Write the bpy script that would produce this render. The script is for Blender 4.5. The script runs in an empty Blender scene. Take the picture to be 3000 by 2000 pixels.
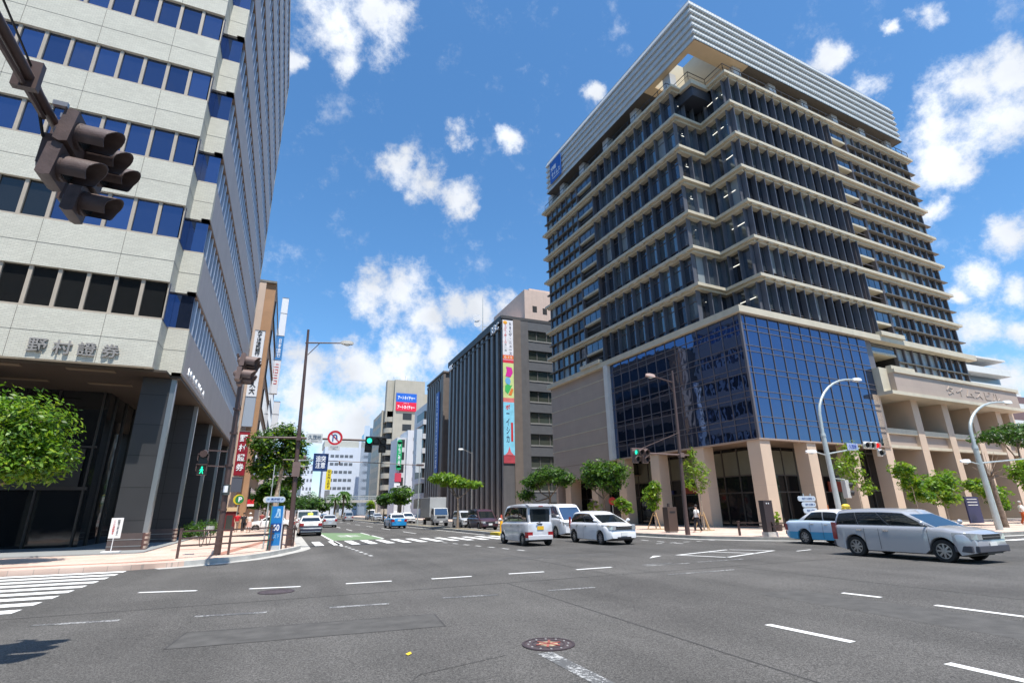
import bpy, math, random
import numpy as np
from mathutils import Vector, Matrix
random.seed(11); rng = np.random.default_rng(5)
SC = bpy.context.scene; COL = SC.collection
R = math.radians; PI = math.pi

# ------------------------------------------------------------------ materials
MATS = {}
def nodes_of(name):
    m = bpy.data.materials.new(name); m.use_nodes = True
    nt = m.node_tree; b = nt.nodes['Principled BSDF']
    return m, nt, b
def M(name, col, rough=.6, metal=0., var=0., vscale=1.5, bump=0., bscale=40., spec=.5, emit=None, es=1., coat=0., stain=0.):
    if name in MATS: return MATS[name]
    m, nt, b = nodes_of(name); N = nt.nodes; L = nt.links
    b.inputs['Base Color'].default_value = (*col, 1); b.inputs['Roughness'].default_value = rough
    b.inputs['Metallic'].default_value = metal; b.inputs['Specular IOR Level'].default_value = spec
    if coat: b.inputs['Coat Weight'].default_value = coat; b.inputs['Coat Roughness'].default_value = .04
    if emit: b.inputs['Emission Color'].default_value = (*emit, 1); b.inputs['Emission Strength'].default_value = es
    if var or bump or stain:
        tc = N.new('ShaderNodeTexCoord')
        if var or stain:
            n1 = N.new('ShaderNodeTexNoise'); n1.inputs['Scale'].default_value = vscale; n1.inputs['Detail'].default_value = 6
            L.new(tc.outputs['Object'], n1.inputs['Vector'])
            mr = N.new('ShaderNodeMapRange'); mr.inputs[1].default_value = .3; mr.inputs[2].default_value = .7
            mr.inputs[3].default_value = 1 - var; mr.inputs[4].default_value = 1 + var
            L.new(n1.outputs[0], mr.inputs[0])
            fac = mr.outputs[0]
            if stain:
                mp = N.new('ShaderNodeMapping'); mp.inputs['Scale'].default_value = (2.2, 2.2, .12)
                L.new(tc.outputs['Object'], mp.inputs[0])
                n2 = N.new('ShaderNodeTexNoise'); n2.inputs['Scale'].default_value = 1.3; n2.inputs['Detail'].default_value = 5
                L.new(mp.outputs[0], n2.inputs['Vector'])
                m2 = N.new('ShaderNodeMapRange'); m2.inputs[1].default_value = .45; m2.inputs[2].default_value = .75
                m2.inputs[3].default_value = 1; m2.inputs[4].default_value = 1 - stain
                L.new(n2.outputs[0], m2.inputs[0])
                mm = N.new('ShaderNodeMath'); mm.operation = 'MULTIPLY'
                L.new(fac, mm.inputs[0]); L.new(m2.outputs[0], mm.inputs[1]); fac = mm.outputs[0]
            vm = N.new('ShaderNodeVectorMath'); vm.operation = 'SCALE'; vm.inputs[0].default_value = col
            L.new(fac, vm.inputs['Scale']); L.new(vm.outputs[0], b.inputs['Base Color'])
        if bump:
            n3 = N.new('ShaderNodeTexNoise'); n3.inputs['Scale'].default_value = bscale; n3.inputs['Detail'].default_value = 3
            L.new(tc.outputs['Object'], n3.inputs['Vector'])
            bp = N.new('ShaderNodeBump'); bp.inputs['Strength'].default_value = bump; bp.inputs['Distance'].default_value = .02
            L.new(n3.outputs[0], bp.inputs['Height']); L.new(bp.outputs[0], b.inputs['Normal'])
    MATS[name] = m; return m

def brick_mat(name, c1, c2, cm, sc, bw, rh, mortar=.02, rough=.7, bump=.3, axis='auto', var=.1, metal=0., off=.5):
    """tiles laid in the wall's own plane (object coordinates)"""
    m, nt, b = nodes_of(name); N = nt.nodes; L = nt.links
    tc = N.new('ShaderNodeTexCoord'); sp = N.new('ShaderNodeSeparateXYZ'); L.new(tc.outputs['Object'], sp.inputs[0])
    cb = N.new('ShaderNodeCombineXYZ')
    if axis == 'floor':
        L.new(sp.outputs[0], cb.inputs[0]); L.new(sp.outputs[1], cb.inputs[1])
    else:
        ad = N.new('ShaderNodeMath'); ad.operation = 'ADD'; L.new(sp.outputs[0], ad.inputs[0]); L.new(sp.outputs[1], ad.inputs[1])
        L.new(ad.outputs[0], cb.inputs[0]); L.new(sp.outputs[2], cb.inputs[1])
    br = N.new('ShaderNodeTexBrick'); br.offset = off
    br.inputs['Color1'].default_value = (*c1, 1); br.inputs['Color2'].default_value = (*c2, 1); br.inputs['Mortar'].default_value = (*cm, 1)
    br.inputs['Scale'].default_value = sc; br.inputs['Brick Width'].default_value = bw; br.inputs['Row Height'].default_value = rh
    br.inputs['Mortar Size'].default_value = mortar
    L.new(cb.outputs[0], br.inputs['Vector'])
    n1 = N.new('ShaderNodeTexNoise'); n1.inputs['Scale'].default_value = .6; n1.inputs['Detail'].default_value = 7
    L.new(tc.outputs['Object'], n1.inputs['Vector'])
    mr = N.new('ShaderNodeMapRange'); mr.inputs[1].default_value = .3; mr.inputs[2].default_value = .7; mr.inputs[3].default_value = 1-var; mr.inputs[4].default_value = 1+var
    L.new(n1.outputs[0], mr.inputs[0])
    vm = N.new('ShaderNodeVectorMath'); vm.operation = 'SCALE'; L.new(br.outputs['Color'], vm.inputs[0]); L.new(mr.outputs[0], vm.inputs['Scale'])
    L.new(vm.outputs[0], b.inputs['Base Color']); b.inputs['Roughness'].default_value = rough; b.inputs['Metallic'].default_value = metal
    if bump:
        bp = N.new('ShaderNodeBump'); bp.invert = True; bp.inputs['Strength'].default_value = bump; bp.inputs['Distance'].default_value = .02
        L.new(br.outputs['Fac'], bp.inputs['Height']); L.new(bp.outputs[0], b.inputs['Normal'])
    MATS[name] = m; return m

def asphalt_mat():
    m, nt, b = nodes_of('asphalt'); N = nt.nodes; L = nt.links
    tc = N.new('ShaderNodeTexCoord')
    def noise(s, d=4, src=None):
        n = N.new('ShaderNodeTexNoise'); n.inputs['Scale'].default_value = s; n.inputs['Detail'].default_value = d
        L.new(src or tc.outputs['Object'], n.inputs['Vector']); return n
    def mr(src, a, b_, c, d):
        x = N.new('ShaderNodeMapRange'); x.inputs[1].default_value = a; x.inputs[2].default_value = b_; x.inputs[3].default_value = c; x.inputs[4].default_value = d
        L.new(src, x.inputs[0]); return x.outputs[0]
    vo = N.new('ShaderNodeTexVoronoi'); vo.inputs['Scale'].default_value = 95; L.new(tc.outputs['Object'], vo.inputs['Vector'])
    sc = N.new('ShaderNodeSeparateColor'); L.new(vo.outputs['Color'], sc.inputs[0])
    f = mr(sc.outputs[0], 0, 1, .45, 1.6)
    g = noise(28, 5); f2 = mr(g.outputs[0], .3, .7, .78, 1.22)
    h = noise(.35, 7); f3a = mr(h.outputs[0], .3, .7, .80, 1.17)
    h2 = noise(.07, 5); f3b = mr(h2.outputs[0], .35, .65, .88, 1.10)
    m3 = N.new('ShaderNodeMath'); m3.operation = 'MULTIPLY'; L.new(f3a, m3.inputs[0]); L.new(f3b, m3.inputs[1]); f3 = m3.outputs[0]
    mp = N.new('ShaderNodeMapping'); mp.inputs['Scale'].default_value = (.9, .06, 1); L.new(tc.outputs['Object'], mp.inputs[0])
    w = noise(1.0, 4, mp.outputs[0]); f4 = mr(w.outputs[0], .35, .7, 1.08, .82)
    # white stone chips
    vo2 = N.new('ShaderNodeTexVoronoi'); vo2.inputs['Scale'].default_value = 34; L.new(tc.outputs['Object'], vo2.inputs['Vector'])
    f5 = mr(vo2.outputs['Distance'], .0, .13, 1.9, 1.0)
    # fine cracks
    vc = N.new('ShaderNodeTexVoronoi'); vc.feature = 'DISTANCE_TO_EDGE'; vc.inputs['Scale'].default_value = .16
    nn = noise(.8, 6); vmx = N.new('ShaderNodeVectorMath'); vmx.operation = 'MULTIPLY_ADD'; vmx.inputs[1].default_value = (1.6, 1.6, 0)
    L.new(nn.outputs['Color'], vmx.inputs[0]); L.new(tc.outputs['Object'], vmx.inputs[2]); L.new(vmx.outputs[0], vc.inputs['Vector'])
    f6 = mr(vc.outputs['Distance'], .0, .0022, .72, 1.0)
    cur = f
    for o in (f2, f3, f4, f5, f6):
        mu = N.new('ShaderNodeMath'); mu.operation = 'MULTIPLY'; L.new(cur, mu.inputs[0]); L.new(o, mu.inputs[1]); cur = mu.outputs[0]
    vm = N.new('ShaderNodeVectorMath'); vm.operation = 'SCALE'; vm.inputs[0].default_value = (.105, .100, .094)
    L.new(cur, vm.inputs['Scale']); L.new(vm.outputs[0], b.inputs['Base Color']); b.inputs['Roughness'].default_value = .82
    b.inputs['Specular IOR Level'].default_value = .25
    bp = N.new('ShaderNodeBump'); bp.inputs['Strength'].default_value = .5; bp.inputs['Distance'].default_value = .012
    L.new(sc.outputs[0], bp.inputs['Height']); L.new(bp.outputs[0], b.inputs['Normal'])
    MATS['asphalt'] = m; return m

def paint_mat(name, col, wear):
    """road paint worn through to the road in specks"""
    m, nt, b = nodes_of(name); N = nt.nodes; L = nt.links
    tc = N.new('ShaderNodeTexCoord')
    n = N.new('ShaderNodeTexNoise'); n.inputs['Scale'].default_value = 22; n.inputs['Detail'].default_value = 9; n.inputs['Roughness'].default_value = .75
    n2 = N.new('ShaderNodeTexNoise'); n2.inputs['Scale'].default_value = 1.6; n2.inputs['Detail'].default_value = 4
    L.new(tc.outputs['Object'], n.inputs['Vector']); L.new(tc.outputs['Object'], n2.inputs['Vector'])
    ad = N.new('ShaderNodeMath'); ad.operation = 'MULTIPLY_ADD'; L.new(n2.outputs[0], ad.inputs[0]); ad.inputs[1].default_value = .5; L.new(n.outputs[0], ad.inputs[2])
    mr = N.new('ShaderNodeMapRange'); mr.inputs[1].default_value = wear; mr.inputs[2].default_value = wear + .07; L.new(ad.outputs[0], mr.inputs[0])
    mx = N.new('ShaderNodeMix'); mx.data_type = 'RGBA'; mx.inputs[6].default_value = (.10, .10, .10, 1); mx.inputs[7].default_value = (*col, 1)
    L.new(mr.outputs[0], mx.inputs[0]); L.new(mx.outputs[2], b.inputs['Base Color']); b.inputs['Roughness'].default_value = .65
    MATS[name] = m; return m

def glass_mat(name, col, rough=.03, wav=.02, wsc=1.2, metal=.85, spec=.8, rnd=.22):
    m, nt, b = nodes_of(name); N = nt.nodes; L = nt.links
    oi = N.new('ShaderNodeObjectInfo'); rr = N.new('ShaderNodeMapRange'); rr.inputs[3].default_value = 1-rnd; rr.inputs[4].default_value = 1+rnd; L.new(oi.outputs['Random'], rr.inputs[0])
    vs_ = N.new('ShaderNodeVectorMath'); vs_.operation = 'SCALE'; vs_.inputs[0].default_value = col; L.new(rr.outputs[0], vs_.inputs['Scale']); L.new(vs_.outputs[0], b.inputs['Base Color']); b.inputs['Metallic'].default_value = metal; b.inputs['Roughness'].default_value = rough
    b.inputs['Specular IOR Level'].default_value = spec
    tc = N.new('ShaderNodeTexCoord'); n = N.new('ShaderNodeTexNoise'); n.inputs['Scale'].default_value = wsc; n.inputs['Detail'].default_value = 2
    L.new(tc.outputs['Object'], n.inputs['Vector'])
    bp = N.new('ShaderNodeBump'); bp.inputs['Strength'].default_value = wav; bp.inputs['Distance'].default_value = .3
    L.new(n.outputs[0], bp.inputs['Height']); L.new(bp.outputs[0], b.inputs['Normal'])
    MATS[name] = m; return m

def leaf_mat(name, col, var=.35):
    m, nt, b = nodes_of(name); N = nt.nodes; L = nt.links
    tc = N.new('ShaderNodeTexCoord'); n = N.new('ShaderNodeTexNoise'); n.inputs['Scale'].default_value = 2.3; n.inputs['Detail'].default_value = 5
    L.new(tc.outputs['Object'], n.inputs['Vector'])
    mr = N.new('ShaderNodeMapRange'); mr.inputs[1].default_value = .3; mr.inputs[2].default_value = .7; mr.inputs[3].default_value = 1-var; mr.inputs[4].default_value = 1+var
    L.new(n.outputs[0], mr.inputs[0])
    vm = N.new('ShaderNodeVectorMath'); vm.operation = 'SCALE'; vm.inputs[0].default_value = col; L.new(mr.outputs[0], vm.inputs['Scale'])
    L.new(vm.outputs[0], b.inputs['Base Color']); b.inputs['Roughness'].default_value = .45; b.inputs['Specular IOR Level'].default_value = .4
    tr = N.new('ShaderNodeBsdfTranslucent'); vm2 = N.new('ShaderNodeVectorMath'); vm2.operation = 'MULTIPLY'; vm2.inputs[1].default_value = (1.5, 1.6, .5)
    L.new(vm.outputs[0], vm2.inputs[0]); L.new(vm2.outputs[0], tr.inputs[0])
    ms = N.new('ShaderNodeMixShader'); ms.inputs[0].default_value = .35
    L.new(b.outputs[0], ms.inputs[1]); L.new(tr.outputs[0], ms.inputs[2]); L.new(ms.outputs[0], N['Material Output'].inputs[0])
    MATS[name] = m; return m

# ------------------------------------------------------------------ mesh builder
class MB:
    def __init__(s): s.v = []; s.f = []; s.m = []
    def add(s, vs, fs, m=0):
        k = len(s.v); s.v += [tuple(v) for v in vs]; s.f += [tuple(i+k for i in f) for f in fs]; s.m += [m]*len(fs); return s
    def box(s, x0, x1, y0, y1, z0, z1, m=0):
        return s.add([(x0,y0,z0),(x1,y0,z0),(x1,y1,z0),(x0,y1,z0),(x0,y0,z1),(x1,y0,z1),(x1,y1,z1),(x0,y1,z1)],
            [(0,3,2,1),(4,5,6,7),(0,1,5,4),(1,2,6,5),(2,3,7,6),(3,0,4,7)], m)
    def bar(s, p0, p1, w, h, m=0, up=(0,0,1)):
        p0 = Vector(p0); p1 = Vector(p1); d = (p1-p0).normalized(); u = Vector(up)
        if abs(d.dot(u)) > .99: u = Vector((1,0,0))
        r = d.cross(u).normalized(); u = r.cross(d)
        vs = [p + r*a*w/2 + u*b*h/2 for p in (p0, p1) for a, b in ((-1,-1),(1,-1),(1,1),(-1,1))]
        return s.add(vs, [(3,2,1,0),(4,5,6,7),(0,1,5,4),(1,2,6,5),(2,3,7,6),(3,0,4,7)], m)
    def prism(s, poly, z0, z1, m=0, mtop=None):
        n = len(poly)
        a = sum(poly[i][0]*poly[(i+1)%n][1]-poly[(i+1)%n][0]*poly[i][1] for i in range(n))
        if a < 0: poly = poly[::-1]
        vs = [(x,y,z0) for x,y in poly] + [(x,y,z1) for x,y in poly]
        s.add(vs, [tuple(range(n-1,-1,-1))] + [(i,(i+1)%n,(i+1)%n+n,i+n) for i in range(n)], m)
        k = len(s.v)-2*n; s.f.append(tuple(k+n+i for i in range(n))); s.m.append(m if mtop is None else mtop); return s
    def sheet(s, poly, z, m=0):
        n = len(poly)
        a = sum(poly[i][0]*poly[(i+1)%n][1]-poly[(i+1)%n][0]*poly[i][1] for i in range(n))
        if a < 0: poly = poly[::-1]
        return s.add([(x,y,z) for x,y in poly], [tuple(range(n))], m)
    def tube(s, pts, rad, n=8, m=0, caps=True):
        pts = [Vector(p) for p in pts]
        if not hasattr(rad, '__len__'): rad = [rad]*len(pts)
        k = len(s.v); pr = None
        for i, p in enumerate(pts):
            d = (pts[min(i+1,len(pts)-1)] - pts[max(i-1,0)]).normalized()
            if pr is None:
                u = Vector((0,0,1)) if abs(d.z) < .9 else Vector((1,0,0)); pr = d.cross(u).normalized()
            else:
                pr = (pr - d*pr.dot(d)).normalized()
            q = d.cross(pr)
            for j in range(n):
                a = 2*PI*j/n; s.v.append(tuple(p + (pr*math.cos(a) + q*math.sin(a))*rad[i]))
        for i in range(len(pts)-1):
            for j in range(n):
                a = k+i*n+j; b = k+i*n+(j+1)%n; s.f.append((a, b, b+n, a+n)); s.m.append(m)
        if caps:
            s.f.append(tuple(k+j for j in range(n-1,-1,-1))); s.m.append(m)
            e = k+(len(pts)-1)*n; s.f.append(tuple(e+j for j in range(n))); s.m.append(m)
        return s
    def cyl(s, p0, p1, r0, r1=None, n=16, m=0, caps=True): return s.tube([p0,p1],[r0, r0 if r1 is None else r1], n, m, caps)
    def ball(s, c, r, n=12, m=0, half=False):
        if not hasattr(r,'__len__'): r = (r,r,r)
        rows = n//2; k = len(s.v); lo = 0 if not half else rows//2
        for i in range(rows+1):
            th = PI*i/rows - PI/2
            for j in range(n):
                a = 2*PI*j/n; s.v.append((c[0]+r[0]*math.cos(th)*math.cos(a), c[1]+r[1]*math.cos(th)*math.sin(a), c[2]+r[2]*math.sin(th)))
        for i in range(rows):
            for j in range(n):
                a=k+i*n+j; b=k+i*n+(j+1)%n; s.f.append((a,b,b+n,a+n)); s.m.append(m)
        return s
    def xf(s, mat):
        s.v = [tuple(mat @ Vector(v)) for v in s.v]; return s
    def build(s, name, mats, parent=None, smooth=0, loc=None, rot=None, bevel=0):
        me = bpy.data.meshes.new(name); me.from_pydata(s.v, [], s.f)
        for m in (mats if isinstance(mats,(list,tuple)) else [mats]): me.materials.append(m)
        if len(me.materials) > 1: me.polygons.foreach_set('material_index', s.m)
        if smooth:
            me.polygons.foreach_set('use_smooth', [True]*len(s.f)); me.update(); me.set_sharp_from_angle(angle=R(smooth))
        me.update(); o = bpy.data.objects.new(name, me); COL.objects.link(o)
        if parent: o.parent = parent
        if loc: o.location = loc
        if rot: o.rotation_euler = rot
        if bevel:
            b = o.modifiers.new('bevel','BEVEL'); b.width = bevel; b.segments = 2; b.limit_method='ANGLE'; b.angle_limit=R(40)
        return o

def tag(o, label, cat=None, group=None):
    o['label'] = label
    if cat: o['category'] = cat
    if group: o['group'] = group
    return o
def thing(name, label, cat, loc=(0,0,0), rz=0., group=None):
    o = bpy.data.objects.new(name, None); o.empty_display_size = .3; COL.objects.link(o)
    o.location = loc; o.rotation_euler = (0,0,R(rz)); return tag(o, label, cat, group)
def struct(o): o['kind'] = 'structure'; return o
def stuff(o): o['kind'] = 'stuff'; return o
def copy_tree(o, parent=None):
    c = o.copy(); COL.objects.link(c); c.parent = parent
    for ch in list(o.children): copy_tree(ch, c)
    return c

def text(name, s, mat, parent, loc, size, face='-y', width=None, height=None, extrude=.01, space=1., bold=.0, rot=None, line=1.):
    cu = bpy.data.curves.new(name,'FONT'); cu.body = s; cu.size = size; cu.align_x='CENTER'; cu.align_y='CENTER'
    cu.extrude = extrude; cu.space_line = line; cu.offset = bold; cu.resolution_u = 3
    t = bpy.data.objects.new(name+'_tmp', cu); COL.objects.link(t)
    dg = bpy.context.evaluated_depsgraph_get(); me = bpy.data.meshes.new_from_object(t.evaluated_get(dg))
    bpy.data.objects.remove(t); bpy.data.curves.remove(cu)
    if len(me.vertices):
        a = np.empty(len(me.vertices)*3); me.vertices.foreach_get('co', a); a = a.reshape(-1,3)
        mn, mx = a.min(0), a.max(0); cen = (mn+mx)/2; sx = width/(mx[0]-mn[0]) if width else 1; sy = height/(mx[1]-mn[1]) if height else sx
        if width is None and height: sx = sy
        a[:,0] = (a[:,0]-cen[0])*sx; a[:,1] = (a[:,1]-cen[1])*sy
        me.vertices.foreach_set('co', a.ravel())
    me.materials.clear(); me.materials.append(mat); me.name = name; me.update()
    o = bpy.data.objects.new(name, me); COL.objects.link(o); o.parent = parent; o.location = loc
    o.rotation_euler = rot or {'-y':(R(90),0,0), '-x':(R(90),0,R(-90)), '+x':(R(90),0,R(90)), '+y':(R(90),0,R(180)), 'up':(0,0,0)}[face]
    return o
def vtext(s): return '\n'.join(s)

def split_parts(items, name, mats, parent, limit=96, restname=None):
    """items: list of (priority, function(mb)); the first `limit` become parts, the rest one part of kind stuff"""
    items = sorted(items, key=lambda t: t[0])
    for _, fn in items[:limit]:
        mb = MB(); fn(mb); mb.build(name, mats, parent)
    if len(items) > limit:
        mb = MB()
        for _, fn in items[limit:]: fn(mb)
        stuff(mb.build(restname or name, mats, parent))

# ------------------------------------------------------------------ camera
YW, PT, RO, CH = R(23.15), .3150, -.0155, 1.62
Rz = Matrix.Rotation(-YW, 3, 'Z')
fw = Rz @ Vector((0, math.cos(PT), math.sin(PT))); rt = Rz @ Vector((1,0,0)); up = Rz @ Vector((0,-math.sin(PT), math.cos(PT)))
r2 = rt*math.cos(RO) + up*math.sin(RO); u2 = -rt*math.sin(RO) + up*math.cos(RO)
cam = bpy.data.cameras.new('camera'); cam.sensor_width = 36; cam.lens = 36*1513/3000; cam.clip_end = 6000; cam.clip_start = .1
co = bpy.data.objects.new('camera', cam); COL.objects.link(co); SC.camera = co
co.matrix_world = Matrix(((r2.x,u2.x,-fw.x,0),(r2.y,u2.y,-fw.y,0),(r2.z,u2.z,-fw.z,CH),(0,0,0,1)))

# ------------------------------------------------------------------ light
SUN_EL = R(69); SAZ = Vector((.10,-1,0)).normalized()
sd = Vector((SAZ.x*math.cos(SUN_EL), SAZ.y*math.cos(SUN_EL), math.sin(SUN_EL)))
sl = bpy.data.lights.new('sun','SUN'); sl.energy = 4.5; sl.angle = R(.53); sl.color = (1,.95,.87)
so = bpy.data.objects.new('sun', sl); COL.objects.link(so); so.rotation_euler = sd.to_track_quat('Z','Y').to_euler(); so.location = (0,-20,60)
W = bpy.data.worlds.new('World'); SC.world = W; W.use_nodes = True; nt = W.node_tree; N = nt.nodes; L = nt.links
for n in list(N): N.remove(n)
out = N.new('ShaderNodeOutputWorld'); bg = N.new('ShaderNodeBackground'); L.new(bg.outputs[0], out.inputs[0])
sky = N.new('ShaderNodeTexSky'); sky.sky_type = 'NISHITA'; sky.sun_disc = False; sky.sun_elevation = SUN_EL
sky.sun_rotation = math.atan2(SAZ.x, SAZ.y); sky.air_density = 1.0; sky.dust_density = .5; sky.ozone_density = 2.5; sky.altitude = 0
bg.inputs[1].default_value = .11
hs = N.new('ShaderNodeHueSaturation'); hs.inputs['Saturation'].default_value = 1.12; hs.inputs['Hue'].default_value = .497
tn = N.new('ShaderNodeVectorMath'); tn.operation='MULTIPLY'; tn.inputs[1].default_value=(1.0,1.16,1.27); L.new(sky.outputs[0], tn.inputs[0]); L.new(tn.outputs[0], hs.inputs['Color'])
CL = [(-0.005,0.674,0.739,0.058),(0.045,0.651,0.758,0.059),(0.082,0.645,0.760,0.022),(-0.056,0.729,0.683,0.015),(0.014,0.709,0.705,0.022),(0.216,0.738,0.639,0.027),(0.208,0.754,0.623,0.015),(0.305,0.715,0.630,0.022),(0.127,0.799,0.588,0.033),(0.178,0.803,0.568,0.031),(0.236,0.800,0.551,0.038),(0.264,0.801,0.537,0.019),(0.104,0.917,0.386,0.043),(0.164,0.903,0.397,0.054),(0.149,0.919,0.366,0.032),(0.208,0.915,0.345,0.032),(0.261,0.891,0.371,0.033),(0.317,0.872,0.372,0.040),(0.352,0.854,0.384,0.026),(0.013,0.969,0.246,0.052),(0.101,0.962,0.253,0.055),(0.179,0.946,0.269,0.058),(0.246,0.927,0.284,0.039),(0.008,0.981,0.192,0.052),(0.058,0.987,0.153,0.065),(0.139,0.974,0.180,0.037),(0.113,0.985,0.130,0.092),(-0.021,0.989,0.150,0.033),(0.731,0.271,0.626,0.023),(0.714,0.305,0.630,0.012),(0.687,0.369,0.626,0.026),(0.733,0.360,0.577,0.021),(0.794,0.276,0.542,0.043),(0.809,0.231,0.540,0.036),(0.826,0.273,0.493,0.047),(0.800,0.317,0.509,0.041),(0.818,0.338,0.465,0.034),(0.838,0.325,0.439,0.022),(0.835,0.370,0.409,0.019),(0.884,0.315,0.345,0.030),(0.881,0.357,0.311,0.028),(0.874,0.388,0.291,0.015),(0.903,0.329,0.277,0.026),(0.894,0.377,0.242,0.032),(0.910,0.350,0.220,0.023),(0.911,0.376,0.168,0.027),
      (0.417,0.599,0.683,0.017),(-.5,-.7,.35,.10),(.5,-.75,.3,.12),(-.8,.1,.5,.1),(.2,-.85,.5,.06)]
tc = N.new('ShaderNodeTexCoord')
nz = N.new('ShaderNodeTexNoise'); nz.inputs['Scale'].default_value = 9; nz.inputs['Detail'].default_value = 10; nz.inputs['Roughness'].default_value = .62
L.new(tc.outputs['Generated'], nz.inputs['Vector'])
wv = N.new('ShaderNodeVectorMath'); wv.operation = 'MULTIPLY_ADD'; wv.inputs[1].default_value = (.085,.085,.085)
wsb = N.new('ShaderNodeVectorMath'); wsb.operation='SUBTRACT'; wsb.inputs[1].default_value=(.5,.5,.5); L.new(nz.outputs['Color'], wsb.inputs[0])
L.new(wsb.outputs[0], wv.inputs[0]); L.new(tc.outputs['Generated'], wv.inputs[2])
field = None
for (x,y,z,r) in CL:
    l = math.sqrt(x*x+y*y+z*z)
    ds = N.new('ShaderNodeVectorMath'); ds.operation = 'DISTANCE'; ds.inputs[1].default_value = (x/l,y/l,z/l); L.new(wv.outputs[0], ds.inputs[0])
    mr = N.new('ShaderNodeMapRange'); mr.inputs[1].default_value = 0; mr.inputs[2].default_value = r*1.75; mr.inputs[3].default_value = 1; mr.inputs[4].default_value = 0
    L.new(ds.outputs['Value'], mr.inputs[0])
    if field is None: field = mr.outputs[0]
    else:
        mx = N.new('ShaderNodeMath'); mx.operation = 'SMOOTH_MAX'; mx.inputs[2].default_value = .25; L.new(field, mx.inputs[0]); L.new(mr.outputs[0], mx.inputs[1]); field = mx.outputs[0]
n2 = N.new('ShaderNodeTexNoise'); n2.inputs['Scale'].default_value = 16; n2.inputs['Detail'].default_value = 12; n2.inputs['Roughness'].default_value = .68
L.new(tc.outputs['Generated'], n2.inputs['Vector'])
dm = N.new('ShaderNodeMath'); dm.operation='MULTIPLY_ADD'; dm.inputs[1].default_value = 1.75; dm.inputs[2].default_value = -1.13; L.new(n2.outputs[0], dm.inputs[0])
da = N.new('ShaderNodeMath'); da.operation='ADD'; L.new(field, da.inputs[0]); L.new(dm.outputs[0], da.inputs[1])
den = N.new('ShaderNodeMapRange'); den.interpolation_type='SMOOTHSTEP'; den.inputs[1].default_value = .0; den.inputs[2].default_value = .62; L.new(da.outputs[0], den.inputs[0])
n3 = N.new('ShaderNodeTexNoise'); n3.inputs['Scale'].default_value = 7; n3.inputs['Detail'].default_value = 8; L.new(tc.outputs['Generated'], n3.inputs['Vector'])
shd = N.new('ShaderNodeMapRange'); shd.inputs[1].default_value=.38; shd.inputs[2].default_value=.62; shd.inputs[3].default_value=.80; shd.inputs[4].default_value=1.05; L.new(n3.outputs[0], shd.inputs[0])
cc = N.new('ShaderNodeVectorMath'); cc.operation='SCALE'; cc.inputs[0].default_value = (5.9,6.2,6.7); L.new(shd.outputs[0], cc.inputs['Scale'])
mxc = N.new('ShaderNodeMix'); mxc.data_type='RGBA'; mxc.clamp_result=False
L.new(hs.outputs[0], mxc.inputs[6]); L.new(cc.outputs[0], mxc.inputs[7])
gate = N.new('ShaderNodeMapRange'); gate.interpolation_type='SMOOTHSTEP'; gate.inputs[1].default_value=.06; gate.inputs[2].default_value=.30; L.new(field, gate.inputs[0])
gm = N.new('ShaderNodeMath'); gm.operation='MULTIPLY'; L.new(den.outputs[0], gm.inputs[0]); L.new(gate.outputs[0], gm.inputs[1]); L.new(gm.outputs[0], mxc.inputs[0])
L.new(mxc.outputs[2], bg.inputs[0])
SC.view_settings.view_transform = 'Standard'; SC.view_settings.look = 'None'; SC.view_settings.exposure = .6; SC.view_settings.gamma = 1
SC.cycles.max_bounces = 6; SC.cycles.diffuse_bounces = 2; SC.cycles.glossy_bounces = 3; SC.cycles.use_denoising = True

# ------------------------------------------------------------------ shared materials
ASPH = asphalt_mat()
WHITEP = paint_mat('road_paint_white', (.78,.78,.76), .50)
WORNP = paint_mat('road_paint_worn', (.48,.48,.47), .76)
GREENP = paint_mat('road_paint_green', (.16,.25,.12), .52)
CONC = M('concrete', (.44,.43,.40), .85, var=.18, vscale=2.5, bump=.3, bscale=60)
CONCD = M('concrete_dark', (.22,.215,.2), .85, var=.2, vscale=2.5, bump=.3, bscale=60)
YEL = M('yellow_paint', (.75,.55,.03), .5, var=.1)
PAVE = brick_mat('pink_paving', (.56,.40,.32), (.64,.50,.42), (.42,.33,.28), 1, .6, .3, .012, .85, .15, 'floor', .12)
PAVER = brick_mat('red_paving', (.36,.16,.11), (.42,.20,.14), (.3,.2,.16), 1, .3, .3, .012, .85, .15, 'floor', .15)
BROWN = M('brown_steel', (.085,.052,.045), .45, var=.1, vscale=4)
BROWNL = M('brown_steel_faded', (.17,.115,.10), .5, var=.12, vscale=4)
GALV = M('galvanised_steel', (.48,.52,.50), .45, .35, var=.08, vscale=3)
WHT = M('white_enamel', (.78,.78,.77), .4, var=.04)
BLK = M('matt_black', (.012,.012,.013), .55)
DKP = M('dark_plastic', (.02,.02,.022), .45)
RUB = M('rubber', (.018,.018,.018), .8, var=.2, vscale=8)
SILV = M('silver_rim', (.42,.42,.43), .35, .8)
CHR = M('chrome', (.7,.7,.7), .12, 1.)
BARK = M('bark', (.20,.15,.11), .9, var=.35, vscale=9, bump=.8, bscale=25)
BARKL = M('pale_bark', (.36,.29,.22), .9, var=.35, vscale=9, bump=.8, bscale=25)
WOOD = M('support_wood', (.42,.27,.13), .8, var=.2, vscale=6)
LF1 = leaf_mat('leaf_bright', (.125,.24,.018)); LF2 = leaf_mat('leaf_mid', (.055,.13,.014)); LF3 = leaf_mat('leaf_dark', (.022,.06,.010)); LF4 = leaf_mat('leaf_yellow', (.22,.31,.02))
LGRN = M('lamp_green', (.0,.2,.12), .3, emit=(.02,.85,.50), es=1.1)
LRED = M('lamp_red', (.3,.0,.0), .3, emit=(.9,.02,.02), es=.7)
LOFF = M('lamp_off', (.03,.03,.032), .25)
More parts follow.
